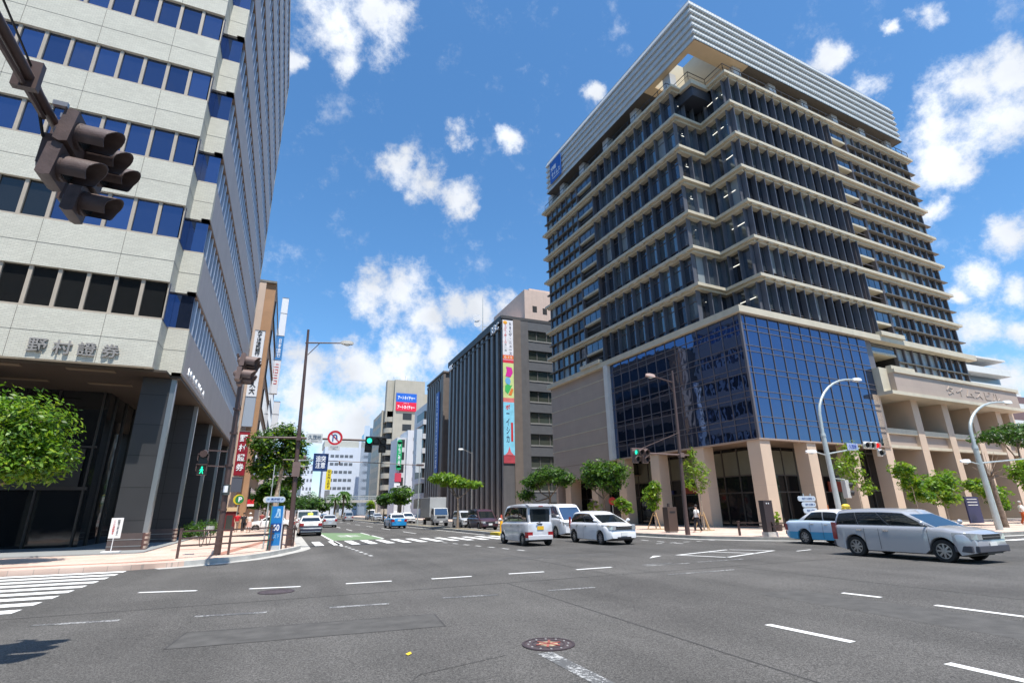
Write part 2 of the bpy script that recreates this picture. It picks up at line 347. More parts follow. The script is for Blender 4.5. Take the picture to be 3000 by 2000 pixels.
# ================================================================== GROUND
g = MB(); g.sheet([(-700,-500),(900,-500),(900,1500),(-700,1500)], 0); struct(g.build('road', ASPH))
KL = [(-60,20.75),(-4.4,20.85),(-3.6,21.1),(-2.84,21.45),(-2.03,22.0),(-.95,23.15),(-.3,24.3),(.1,25.5),(.65,26.9),(.98,28.3),(1.0,40),(1.0,150),(2.5,165),(10,200),(60,330)]
def off(path, d):
    o = []
    for i,p in enumerate(path):
        a = Vector(path[max(i-1,0)]); b = Vector(path[min(i+1,len(path)-1)]); t = (b-a).normalized(); n = Vector((t.y,-t.x)); o.append((p[0]+n.x*d, p[1]+n.y*d))
    return o
def strip(mb, a, b, z0, z1, m=0):
    for i in range(len(a)-1): mb.prism([a[i],a[i+1],b[i+1],b[i]], z0, z1, m)
def band(name, path, d0, d1, z0, z1, mat):
    mb = MB(); strip(mb, off(path,d0), off(path,d1), z0, z1); return struct(mb.build(name, mat))
sw = MB(); inner = off(KL, -.2)
sw.prism([(-60,400)]+inner[:1]+inner[1:]+[(60,400)], .0, .15); struct(sw.build('pavement_left', PAVE))
# raised part of the kerb begins at x=-3.4, the ramp before it is flush
band('kerb_left', KL[3:], -.2, .0, 0, .158, CONC)
mb = MB(); strip(mb, off(KL[:4],-.2), off(KL[:4],.0), 0, .155); struct(mb.build('kerb_ramp', PAVE))
band('gutter_left', KL[2:], .0, .45, .0, .006, CONC)
mb = MB(); mb.prism([(-60,21.9),(-4.2,21.9),(-3.2,22.3),(-3.4,22.75),(-4.4,22.25),(-60,22.25)], .15, .156); struct(mb.build('tactile_paving', PAVER))
mb = MB()
for (x0,y0,x1,y1,w) in ((-2.4,24.0,-.6,36,.45),(-4.4,28.6,-.9,28.9,.4)): mb.prism([(x0,y0),(x0+w,y0),(x1+w,y1),(x1,y1)] if y1>y0+1 else [(x0,y0),(x1,y0),(x1,y0+w),(x0,y0+w)], .15,.1545)
struct(mb.build('paving_band', PAVER))
# right pavement
KR = [(22.9,420),(22.9,160),(22.9,42),(22.2,36),(20.9,32),(20.3,29.3),(20.3,25.6),(20.7,23.2),(21.8,20.9),(23.6,18.9),(26.5,17.5),(30,16.7),(34,16.2),(60,15.2),(400,13)]
inn = off(KR, -.2)
sw = MB(); sw.prism(inn+[(400,420)], 0, .15); struct(sw.build('pavement_right', PAVE))
band('kerb_right', KR, -.2, .0, 0, .158, CONCD)
band('gutter_right', KR, 0, .45, 0, .006, CONC)
# median of the main street
md = [(13.5,36),(13.6,34.6),(14.0,34.0),(14.5,34.0),(14.9,34.6),(15.0,36)]
mb = MB(); mb.prism([(13.5,36.0)]+[(15.0,36.0),(15.0,165),(13.5,165)], 0, .17); struct(mb.build('median', CONC))
mb = MB(); mb.prism(md, 0, .172); struct(mb.build('median_nose', YEL))
mb = MB(); mb.prism([(13.75,36.5),(14.75,36.5),(14.75,164),(13.75,164)], .17, .175); struct(mb.build('median_grass', M('median_soil',(.16,.13,.08),.9,var=.3,vscale=3)))

# ------------------------------------------------------------------ markings
def rects(name, rs, mat, z=.004):
    mb = MB()
    for r in rs:
        if len(r) == 4 and not hasattr(r[0],'__len__'): x0,x1,y0,y1 = r; mb.sheet([(x0,y0),(x1,y0),(x1,y1),(x0,y1)], z)
        else: mb.sheet(r, z)
    return struct(mb.build(name, mat))
rects('crosswalk_main', [(1.75+.92*i, 2.2+.92*i, 30.45, 34.7) for i in range(13)] , WHITEP)
rects('crosswalk_opposite', [(15.3+.92*i, 15.75+.92*i, 36.5, 40.0) for i in range(8)] , WHITEP)
rects('crosswalk_side', [(-40,-4.25,y,y+.45) for y in [20.25-.92*i for i in range(13)]], WHITEP)
rects('crosswalk_right', [(30,80,y,y+.45) for y in [14.0-.92*i for i in range(6)]], WHITEP)
D = []
def dash(a, b, w=.13):
    a = Vector(a); b = Vector(b); t = (b-a).normalized(); n = Vector((-t.y,t.x))*w/2
    D.append([tuple(a-n),tuple(b-n),tuple(b+n),tuple(a+n)])
for a,b in (((-2.75,14.86),(-1.59,14.55)),((-.51,14.26),(.57,14.09)),((1.58,14.05),(2.66,14.0)),((3.64,13.9),(4.7,13.9)),((5.74,13.9),(6.77,13.85)),((7.78,13.85),(8.98,13.9))): dash(a,b)
for a,b in (((10.15,7.67),(10.26,7.0)),((10.24,6.09),(10.37,4.4)),((6.6,6.25),(6.69,5.04)),((6.69,4.0),(6.69,2.9))): dash(a,b)
rects('lane_guide_dashes', D, WHITEP); D.clear()
for a,b in (((-3.45,11.35),(-2.27,11.21)),((-1.17,10.99),(-.07,10.82)),((.96,10.78),(2.0,10.7)),((3.08,10.85),(4.18,10.7)),((5.3,10.7),(6.4,10.65)),((3.05,6.3),(3.07,4.6)),((10.1,13.9),(11.2,13.95))): dash(a,b,.14 if a[1]>7 else .2)
rects('faded_lane_dashes', D, WORNP); D.clear()
# main-street lane lines
rects('lane_line_solid', [(2.9,3.05,29.3,46),(13.05,13.17,36,120),(15.3,15.42,38,120),(6.1,6.25,36,41)], WHITEP)
rects('lane_dashes_main', [(x,x+.13,y,y+5) for x in (6.1,9.6) for y in range(42,150,11)]+[(18.9,19.03,y,y+5) for y in range(44,150,11)]+[(2.9,3.05,50+11*i,55+11*i) for i in range(8)], WHITEP)
for x0,y0,x1,y1,n in ((3.1,29.0,3.4,21.5,7),(8.2,29.2,9.6,20.5,7),(18.2,29.0,17.4,20.0,6),(20.5,22.0,16.0,21.5,5)):
    for i in range(n):
        f = i/n; g2 = (i+.45)/n; dash((x0+(x1-x0)*f,y0+(y1-y0)*f),(x0+(x1-x0)*g2,y0+(y1-y0)*g2),.14)
rects('turn_guide_dashes', D, paint_mat('road_paint_half', (.60,.60,.58), .62)); D.clear()
rects('bus_lane_green', [[(3.05,35.4),(6.1,35.4),(6.1,46.5),(3.05,49.5)]], GREENP, .0035)
rects('hatch_marking', [[(13.2,16.0),(16.4,16.9),(16.3,17.0),(13.1,16.12)],[(13.2,16.0),(13.9,14.4),(14.02,14.45),(13.3,16.1)],[(13.9,14.4),(17.4,15.6),(17.36,15.7),(13.9,14.53)],[(15.0,16.5),(15.9,15.1),(16.0,15.15),(15.1,16.55)],[(16.4,16.9),(17.4,15.6),(17.5,15.65),(16.5,16.95)],[(11.6,15.6),(12.3,16.3),(12.5,16.1)],[(17.9,15.0),(18.9,15.2),(18.9,15.3),(17.9,15.1)]], WHITEP)
rects('worn_marking', [(12.0,13.9,13.7,13.85),(10.0,11.6,13.6,13.7),(9.2,11.4,11.6,11.72)], WORNP)
rects('lane_lettering', [[(3.9,40+.9*i),(5.3,40+.9*i),(5.3,40.25+.9*i),(3.9,40.25+.9*i)] for i in range(4)]+[(4.5,4.7,39.6,43.2)], WHITEP, .008)

# patches and seams in the asphalt
def dark_asphalt(name, col):
    return M(name, col, .8, var=.22, vscale=3.5, bump=.4, bscale=120)
PAT = dark_asphalt('asphalt_patch', (.082,.078,.073)); SEA = dark_asphalt('asphalt_seam', (.055,.052,.05))
rects('road_patch', [[(-1.2,8.6),(2.4,8.3),(2.5,9.3),(-1.1,9.6)],[(6.0,17.6),(11.5,17.2),(11.6,18.3),(6.1,18.7)],[(8.6,4.2),(9.9,4.2),(9.8,8.4),(8.7,8.4)],[(4.0,30.0),(5.2,30.0),(5.2,60),(4.0,60)]], PAT, .002)
def seam(pts, w=.03):
    o=[]
    for a,b in zip(pts,pts[1:]):
        a=Vector(a); b=Vector(b); t=(b-a).normalized(); n=Vector((-t.y,t.x))*w/2; o.append([tuple(a-n),tuple(b-n),tuple(b+n),tuple(a+n)])
    return o
rects('road_seam', seam([(-12,12.3),(0,12.2),(14,12.35),(40,12.0)],.035)+seam([(4.9,2),(5.0,12.2)],.03)+seam([(12.1,2),(12.0,12.2)],.03)+seam([(8.0,12.3),(8.15,30)],.03)+seam([(-1.2,8.6),(2.4,8.3),(2.5,9.3),(-1.1,9.6),(-1.2,8.6)],.03)+seam([(0.2,5.1),(1.1,5.5),(1.5,6.1),(2.6,6.4)],.012)+seam([(5.5,7.9),(6.1,8.8),(6.0,9.6),(6.9,10.3)],.012), SEA, .003)
# manholes
def manhole(label, x, y, r, tinted):
    t = thing('manhole_cover', label, 'manhole cover', (x,y,.0))
    mb = MB(); mb.cyl((0,0,-.01),(0,0,.008), r, n=40); mb.build('cover', M('manhole_iron',(.10,.075,.078),.55,.3,var=.25,vscale=9,bump=.6,bscale=60), t)
    mb = MB(); n = 40
    for i in range(n):
        a0=2*PI*i/n; a1=2*PI*(i+1)/n
        mb.add([(math.cos(a)*rr,math.sin(a)*rr,.012) for a,rr in ((a0,r*.9),(a1,r*.9),(a1,r*1.0),(a0,r*1.0))],[(3,0,1,2)])
        mb.add([(math.cos(a)*rr,math.sin(a)*rr,.012) for a,rr in ((a0,r*.58),(a1,r*.58),(a1,r*.62),(a0,r*.62))],[(3,0,1,2)])
    mb.build('rim', M('manhole_rim',(.06,.045,.05),.6,.2,var=.2), t)
    if tinted:
        mb = MB()
        for i in range(12):
            a = 2*PI*i/12+.2; mb.cyl((math.cos(a)*r*.76,math.sin(a)*r*.76,.008),(math.cos(a)*r*.76,math.sin(a)*r*.76,.016), .014, n=8)
        mb.build('studs', M('stud_metal',(.6,.58,.55),.4,.5), t)
        mb = MB(); mb.cyl((0,0,.006),(0,0,.013), r*.36, n=24)
        for i in range(6):
            a = PI/3*i; mb.bar((0,0,.015),(math.cos(a)*r*.5,math.sin(a)*r*.5,.015),.03,.006,1)
        mb.build('emblem', [M('emblem_paint',(.34,.27,.17),.6,var=.5,vscale=30), M('emblem_red',(.33,.10,.08),.6,var=.3)], t)
    return t
manhole('round iron manhole cover with painted emblem and studs at the bottom of the photo', 3.27, 6.63, .335, True)
manhole('plain dark round manhole cover beside the dashed lines at left', .06, 13.41, .37, False)
mb = MB(); mb.add([(0,0,0),(.05,.02,.012),(.04,.07,.02),(-.02,.05,.008)],[(0,1,2,3)]); o = mb.build('fallen_leaf', M('yellow_leaf',(.7,.5,.03),.6), loc=(1.55,6.9,.006)); tag(o,'small yellow leaf lying on the asphalt left of the emblem manhole','leaf')

# ================================================================== LEFT OFFICE BUILDING
TILE = brick_mat('cream_tile', (.60,.58,.49), (.53,.51,.43), (.42,.41,.35), 1, .23, .075, .008, .75, .35, var=.05)
LAV = M('side_panel', (.46,.41,.39), .6, var=.05, vscale=.7, stain=.08)
JT = M('joint_dark', (.20,.19,.165), .8)
MUL = M('beige_mullion', (.40,.34,.27), .55, var=.06)
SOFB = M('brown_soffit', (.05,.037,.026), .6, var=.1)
SOFL = M('sill_brown', (.26,.19,.14), .6)
WG = glass_mat('window_glass_blue', (.10,.135,.235), .02, .015, .8, .9)
WGD = glass_mat('window_glass_dark_reflection', (.035,.036,.036), .03, .02, .8, .6)  # darker copy of the blue glass, a dark reflection put into its colour
GRAN = brick_mat('dark_granite', (.04,.041,.043), (.047,.047,.049), (.01,.01,.01), 1, 3.2, 1.42, .014, .3, .1, var=.08, off=0)
STEEL = M('brushed_steel', (.42,.44,.45), .28, .8)
ob = thing('office_building', 'cream tiled office tower with blue ribbon windows at the left of the photo', 'office building', (-5.27,28.65,0))
FH = 4.24; Z0 = 8.06; NF = 11
XW = 20.5; YL = 32.5
def rs(a): return a
bands = []
for k in range(NF+1):
    z0 = Z0+FH*k; z1 = z0+2.3
    if k == NF: z1 = z0+1.0
    mb = MB()
    mb.box(-XW,-.93,-1.3,-.9,z0,z1,0); mb.box(-.93-.4,-.93,-.9,.4,z0,z1,0)
    mb.box(-.93,0,0,.4,z0,z1,0); mb.build('wall', TILE, ob)
    mb = MB(); mb.box(-.4,.003,.4,YL,z0+.12,z1,0); mb.box(-.4,.012,.0,YL,z0,z0+.12,1); mb.build('side_wall', [LAV, SOFL], ob)
    mb = MB(); zj = z0+1.1 if k else z0+1.22
    mb.box(-XW,-.927,-1.305,-1.29,zj,zj+.025); mb.box(-.94,-.925,-1.3,.0,zj,zj+.025); mb.box(-.93,.005,-.005,.01,zj,zj+.025)
    x = -3.1
    while x > -XW: mb.box(x,x+.022,-1.305,-1.29,z0,z1); x -= 3.15
    mb.build('joint', JT, ob)
# slab soffits/fill behind glass
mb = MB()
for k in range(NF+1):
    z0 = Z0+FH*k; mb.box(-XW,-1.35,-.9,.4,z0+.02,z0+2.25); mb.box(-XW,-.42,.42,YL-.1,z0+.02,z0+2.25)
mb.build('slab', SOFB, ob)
items = []
for k in range(NF):
    z0 = Z0+FH*k+2.3; z1 = Z0+FH*(k+1)
    nwin = int((XW-.93)/1.05)
    for i in range(nwin):
        x1 = -.93-.12-1.05*i; x0 = x1-.9
        dk = 1 if k == 0 or (k == 1 and i > 4) else 0  # lower panes take the glass with the dark reflection painted in
        pr = k*1.0 + max(0,i-9)*3 + (50 if k > 6 else 0)
        items.append((pr, lambda mb,x0=x0,x1=x1,z0=z0,z1=z1,dk=dk: mb.box(x0,x1,-1.12,-1.08,z0+.1,z1,dk)))
    items.append((k, lambda mb,z0=z0,z1=z1: mb.box(-.9,-.06,.18,.22,z0+.1,z1,0)))
split_parts(items, 'window', [WG, WGD], ob, 98)
mb = MB()
for k in range(NF):
    z0 = Z0+FH*k+2.3; z1 = Z0+FH*(k+1)
    for i in range(int((XW-.93)/1.05)):
        x = -.93-.12-1.05*i-.98; mb.box(x-.04,x+.11,-1.22,-1.06,z0+.1,z1)
    mb.box(-XW,-.95,-1.26,-1.02,z0,z0+.1); mb.box(-.98,-.93,-1.2,-1.0,z0+.1,z1)
    mb.box(-.93,-.01,.05,.25,z0,z0+.1)
mb.build('window_frame', MUL, ob)
for k in range(NF):
    z0 = Z0+FH*k+2.3; z1 = Z0+FH*(k+1)
    mb = MB(); mb.box(-.2,-.14,.22,YL-.2,z0,z1); mb.box(-.96,-.9,-1.06,.16,z0,z1); mb.build('ribbon_window', WG, ob)
    mb = MB(); y = .9
    while y < YL-.4: mb.box(-.17,-.03,y,y+.26,z0,z1); y += 1.05
    mb.box(-.2,-.1,.19,.22,z0,z1)
    mb.build('side_mullion', M('bright_mullion',(.50,.54,.60),.35,.3), ob)
mb = MB(); mb.box(-XW,-.45,-.9,YL,Z0+FH*NF+1.0,Z0+FH*NF+1.3); mb.box(-XW-.4,-XW,-1.3,YL,Z0,Z0+FH*NF+1.); mb.box(-XW,0,YL,YL+.4,0,Z0+FH*NF+1.); mb.build('roof', CONC, ob)
# podium
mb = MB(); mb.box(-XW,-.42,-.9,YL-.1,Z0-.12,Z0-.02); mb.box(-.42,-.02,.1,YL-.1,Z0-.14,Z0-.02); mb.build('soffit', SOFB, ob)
mb = MB()
for x,y in ((-3.4,-.6),(-6.8,-.6),(-10.2,-.6),(-13.5,-.6),(-3.4,2.4),(-6.8,2.4)): mb.box(x-.9,x+.9,y,y+.35,Z0-.17,Z0-.13)
mb.build('downlight', M('lamp_panel',(.16,.12,.08),.5), ob)
for i,y in enumerate((.3,7.6,14.9,22.2,29.3)):
    mb = MB(); mb.box(-1.55,-.38,y,y+1.5,.9,Z0-.14); mb.build('pillar', GRAN, ob)
    mb = MB(); mb.box(-1.6,-.34,y-.04,y+1.55,.1,.9)
    for zz in (.35,.62): mb.box(-1.61,-.33,y-.05,y+1.56,zz,zz+.03,1)
    mb.build('pillar_base', [M('base_granite',(.10,.075,.07),.4,var=.2), STEEL], ob)
    mb = MB(); mb.box(-.38,-.18,y+.02,y+.30,.9,Z0-.14); mb.build('steel_corner', STEEL, ob)
    mb = MB(); mb.box(-.36,-.16,y+.0,y+.32,.1,.9); mb.build('corner_base', brick_mat('base_stripe',(.50,.38,.30),(.46,.34,.27),(.12,.06,.05),1,2,.2,.05,.5,.1,var=.1,off=0) if 'base_stripe' not in MATS else MATS['base_stripe'], ob)
for x in (-8.6,-15.8):
    mb = MB(); mb.box(x,x+1.2,.3,1.8,.1,Z0-.14); mb.build('pillar', GRAN, ob)
# recessed shopfront
SHOP = glass_mat('shop_glass', (.028,.03,.032), .05, .02, .8, .5)
mb = MB(); mb.box(-XW,-4.0,4.9,5.0,.1,Z0-.14); mb.build('shopfront_glass', SHOP, ob)
mb = MB(); mb.box(-4.0,-3.9,4.9,YL-.5,.1,Z0-.14); mb.build('shopfront_glass', SHOP, ob)
mb = MB()
for x in [-4.2-1.9*i for i in range(9)]: mb.box(x,x+.09,4.8,4.9,.1,Z0-.14)
mb.box(-XW,-4,4.78,4.9,2.9,3.05); mb.box(-XW,-4,4.78,4.9,5.0,5.1)
for y in [6+2.0*i for i in range(13)]: mb.box(-3.9,-3.82,y,y+.08,.1,Z0-.14)
mb.build('shopfront_frame', M('door_frame',(.05,.047,.045),.4,.4), ob)
mb = MB(); mb.box(-XW,-4.4,4.74,4.78,3.05,4.95); mb.build('shop_panel', M('shop_dark_panel',(.02,.02,.02),.5), ob)
mb = MB(); mb.box(-11.6,-10.4,4.68,4.73,2.45,2.8); mb.build('orange_sign', M('orange_panel',(.55,.25,.08),.5), ob)
mb = MB(); mb.prism([(-30,-1.6),(-.1,-1.6),(.12,-1.3),(.12,YL),(-30,YL)], .0, .2); mb.build('plinth', M('grey_plinth',(.27,.28,.28),.7,var=.08,vscale=2), ob)
# signs
LET = M('sign_letter_grey', (.30,.28,.26), .5, .2)
for i,ch in enumerate('野村證券'):
    text('sign_letter', ch, LET, ob, (-5.18+.865*i,-1.30,8.63), .8, '-y', .66, .62, .10, bold=.012)
for i,ch in enumerate('JPRENCA'):
    text('side_letter', ch, M('letter_white',(.75,.77,.78),.35,.3), ob, (.0,1.6+.95*i,8.62), .6, '+x', .5, .42, .05, bold=.008)
# ================================================================== TIMES TOWER (right)
tb = thing('newspaper_building', 'dark glass high rise with cream ledges and louvred roof screen at right', 'high rise', (30.35,27.01,0), 3.35)
CREAM = M('cream_ledge', (.56,.50,.38), .6, var=.07, vscale=1.2, stain=.08)
PINKS = brick_mat('pink_stone', (.41,.325,.265), (.395,.31,.255), (.33,.265,.22), 1, 1.2, .6, .008, .6, .05, var=.05)
PINKL = brick_mat('pillar_stone', (.60,.46,.34), (.585,.45,.335), (.50,.39,.30), 1, 9, 3.0, .008, .6, .05, var=.04, off=0)
BOXG = glass_mat('curtain_glass_blue', (.085,.125,.225), .012, .03, .7, .92)
MULB = M('mullion_bronze', (.16,.14,.145), .45, .3)
FIN = M('sun_fin', (.15,.155,.18), .4, .3, var=.1, vscale=1)
OG = [glass_mat('office_glass_a', (.15,.175,.21), .05, .02, .7, .75), glass_mat('office_glass_b', (.22,.26,.28), .06, .02, .7, .7), glass_mat('office_glass_c', (.08,.085,.10), .05, .02, .7, .7), M('window_blind', (.27,.30,.31), .35, .0, var=.08, spec=.9)]
LIGHTG = M('light_steel', (.50,.52,.53), .5, .2, var=.05)
SOF = M('warm_soffit', (.34,.24,.15), .7, var=.04)
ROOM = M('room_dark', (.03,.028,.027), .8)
WLIT = M('strip_lamp', (.8,.8,.7), .5, emit=(1,.95,.8), es=.8)
# steps / slab
mb = MB(); mb.box(-.9,41,-.9,30,.0,.17); mb.build('plinth', M('step_stone',(.22,.20,.18),.7,var=.1), tb)
# ground floor: columns
def col(x0,x1,y0,y1,z1,z0=.17): MB().box(x0,x1,y0,y1,z0,z1).build('column', PINKL, tb)
for y in (0,5.25,10.45,15.2): col(.02,1.08,y+.02,y+1.1,6.14)
for y in (20.6,25.8): col(.6,2.0,y,y+1.1,4.75)
for x in (5.05,10.15): col(x,x+1.05,.02,1.07,6.14)
col(14.95,16.0,.0,1.05,10.55)
for x in (20.45,25.5,30.6,35.65,38.4): col(x,x+1.05,-.05,2.6,10.5)
mb = MB(); mb.box(.1,16,.1,28,6.14,6.2); mb.build('soffit', M('brown_soffit_b',(.20,.14,.095),.7,var=.05), tb)
mb = MB(); mb.box(.4,17,17,28.3,4.7,4.76); mb.build('soffit', SOF, tb)
# shop windows behind the columns
def shopwall(x0,x1,y0,y1,z0,z1,axis,dx=1.55):
    mb = MB(); mb.box(x0,x1,y0,y1,z0,z1); mb.build('shop_glass', SHOP, tb)
    fr = MB(); bl = MB()
    if axis == 'x':
        n = int((x1-x0)/dx)
        for i in range(n+1): fr.box(x0+i*dx,x0+i*dx+.09,y0-.08,y0-.002,z0,z1)
        for zz in (2.6,3.9): fr.box(x0,x1,y0-.07,y0-.004,zz,zz+.1)
        for i in range(n): bl.box(x0+i*dx+.12,x0+(i+1)*dx-.04,y0-.05,y0-.02,4.0,z1-.25)
    else:
        n = int((y1-y0)/dx)
        for i in range(n+1): fr.box(x0-.08,x0-.002,y0+i*dx,y0+i*dx+.09,z0,z1)
        for zz in (2.6,3.9): fr.box(x0-.07,x0-.004,y0,y1,zz,zz+.1)
        for i in range(n): bl.box(x0-.05,x0-.02,y0+i*dx+.12,y0+(i+1)*dx-.04,4.0,z1-.25)
    fr.build('shop_frame', M('shop_frame_dark',(.09,.08,.07),.5,.3), tb); bl.build('shop_blind', M('blind_cloth',(.17,.165,.12),.8,var=.05), tb)
shopwall(3.4,15.9,3.4,3.45,.17,6.1,'x'); shopwall(3.4,3.45,3.4,28,.17,6.1,'y')
mb = MB(); mb.box(11.6,14.4,3.2,3.3,2.7,3.5); mb.box(3.25,3.3,9.0,11.5,2.75,3.3); mb.build('shop_sign', M('red_sign',(.28,.045,.02),.5), tb)
mb = MB(); mb.box(3.2,3.3,12.5,15,2.75,3.1); mb.build('shop_sign', M('blue_sign_dark',(.02,.03,.12),.5), tb)
# glass box
GZ0, GZ1 = 6.2, 15.55
mb = MB(); mb.box(0.0,.1,0.1,16.3,GZ0,GZ1); mb.build('curtain_wall', BOXG, tb)
mb = MB(); mb.box(0.0,15.7,0.0,.1,GZ0,GZ1); mb.build('curtain_wall', BOXG, tb)
hz = [7.3,7.72,9.15,9.6,10.95,11.38,12.62,13.08,14.28,14.74]
mb = MB()
for z in hz: mb.box(-.05,0,0,16.3,z,z+.05)
y = .55
while y < 16.2: mb.box(-.055,0,y,y+.05,GZ0,GZ1); y += 1.27
mb.build('curtain_mullion', MULB, tb)
mb = MB()
for z in hz: mb.box(0,15.7,-.05,0,z,z+.05)
x = .5
while x < 15.6: mb.box(x,x+.05,-.055,0,GZ0,GZ1); x += 1.27
mb.box(-.09,.09,-.09,.09,GZ0,GZ1)
mb.build('curtain_mullion', MULB, tb)
mb = MB(); mb.box(-.09,15.75,-.09,.3,GZ0-.12,GZ0-.003); mb.box(-.09,.3,.3,16.4,GZ0-.12,GZ0-.003); mb.build('bottom_trim', M('trim_brown',(.35,.26,.20),.6), tb)
# podium roof ledge
mb = MB(); mb.box(-.35,34.4,-.35,.4,15.6,16.12); mb.box(-.35,.4,.4,28.7,15.6,16.12); mb.build('podium_ledge', CREAM, tb)
mb = MB(); mb.box(-.55,-.05,17.4,21.0,16.12,16.5); mb.build('balcony_wall', CREAM, tb); mb=MB(); mb.box(17.6,21.3,-.55,-.05,16.12,16.5); mb.build('balcony_wall', CREAM, tb)
# stone wall left
mb = MB(); mb.box(.1,.6,17.0,28.4,4.7,15.6); mb.build('stone_wall', PINKS, tb)
mb = MB()
for z in (14.4,12.62,11.05,9.46,7.9): mb.box(.06,.1,17.0,28.42,z,z+.09)
mb.build('stone_line', CREAM, tb)
mb = MB(); mb.box(-.4,.3,16.35,16.95,6.1,15.6); mb.build('white_fin', M('white_stone',(.66,.64,.60),.6,var=.05), tb)
mb = MB(); mb.box(.15,.5,16.0,16.35,6.2,15.6); mb.build('dark_reveal', MULB, tb)
mb = MB(); mb.box(.3,34,28.0,28.4,.1,16); mb.box(33.6,34,.5,28,12.6,16); mb.build('back_wall', PINKS, tb)
# podium right part
mb = MB(); mb.box(16.95,38.9,-1.0,2,10.75,12.45); mb.build('fascia', PINKS, tb)
mb = MB(); mb.box(15.75,39.2,-1.2,2.1,10.45,10.75); mb.box(16.9,39.1,-1.15,2.05,12.45,12.75); mb.box(15.75,16.95,-.55,1,10.75,12.9); mb.box(16.95,20.6,-.95,-.5,12.75,13.1); mb.build('fascia_ledge', CREAM, tb)
text('relief_lettering', 'タイムスビル', M('relief_stone',(.42,.34,.28),.6), tb, (30.0,-1.0,11.6), 1.2, '-y', 10, .85, .05)
mb = MB()
for a,b in ((16.0,20.45),(21.5,25.5),(26.55,30.6),(31.65,35.65),(36.7,38.4)): mb.box(a,b,.25,.5,6.35,7.3)
mb.build('mid_panel', PINKS, tb)
mb = MB()
for a,b in ((16.0,20.45),(21.5,25.5),(26.55,30.6),(31.65,35.65),(36.7,38.4)): mb.box(a,b,-.0,.8,7.3,7.75); mb.box(a,b,.0,.6,6.1,6.35)
mb.build('mid_ledge', CREAM, tb)
mb = MB(); mb.box(16,31,3.2,3.25,.17,10.4); mb.build('shop_glass', SHOP, tb)
mb = MB()
for i in range(10): mb.box(16+1.55*i,16.1+1.55*i,3.1,3.2,.17,10.4)
for z in (2.7,5.9,9.2): mb.box(16,31,3.1,3.18,z,z+.15)
mb.build('shop_frame', M('shop_frame_dark',(.09,.08,.07),.5,.3), tb)
mb = MB(); mb.box(21.5,23.0,2.2,2.9,.17,6.1); mb.build('orange_wall', M('orange_render',(.62,.20,.04),.7), tb)
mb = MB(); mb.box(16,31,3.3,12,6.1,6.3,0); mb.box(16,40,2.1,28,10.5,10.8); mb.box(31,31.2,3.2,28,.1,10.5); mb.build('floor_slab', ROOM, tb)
mb = MB(); mb.box(16.95,34,.5,.9,12.7,13.0); mb.build('sill', CREAM, tb)
# tower ledges + floors
LZ = [16.12+3.47*k for k in range(8)]      # underside of office floors .. terrace
def ledge_poly(o):  # o>0 outwards
    return [(.35-o,28.2+o),(.35-o,3.85-o),(3.65-o,3.85-o),(3.65-o,.35-o),(33.6+o,.35-o),(33.6+o,28.2+o)]
core = MB(); pc = ledge_poly(0.0); core.prism([(x+.35 if i<4 else x, y) for i,(x,y) in enumerate(pc)], 16.0, 16.2)
for k in range(1,8):
    z = LZ[k]
    mb = MB(); mb.prism(ledge_poly(.50), z-.27, z, 0); mb.prism(ledge_poly(.22), z-.5, z-.27, 0); 
    # toothed brackets under the ledge, one at each fin
    for i in range(11): mb.box(-.1,.12,4.1+1.34*i,4.7+1.34*i,z-.38,z-.27)
    for i in range(12): mb.box(3.75+1.22*i,4.3+1.22*i,-.1,.12,z-.38,z-.27)
    mb.build('ledge', CREAM if k<7 else CREAM, tb)

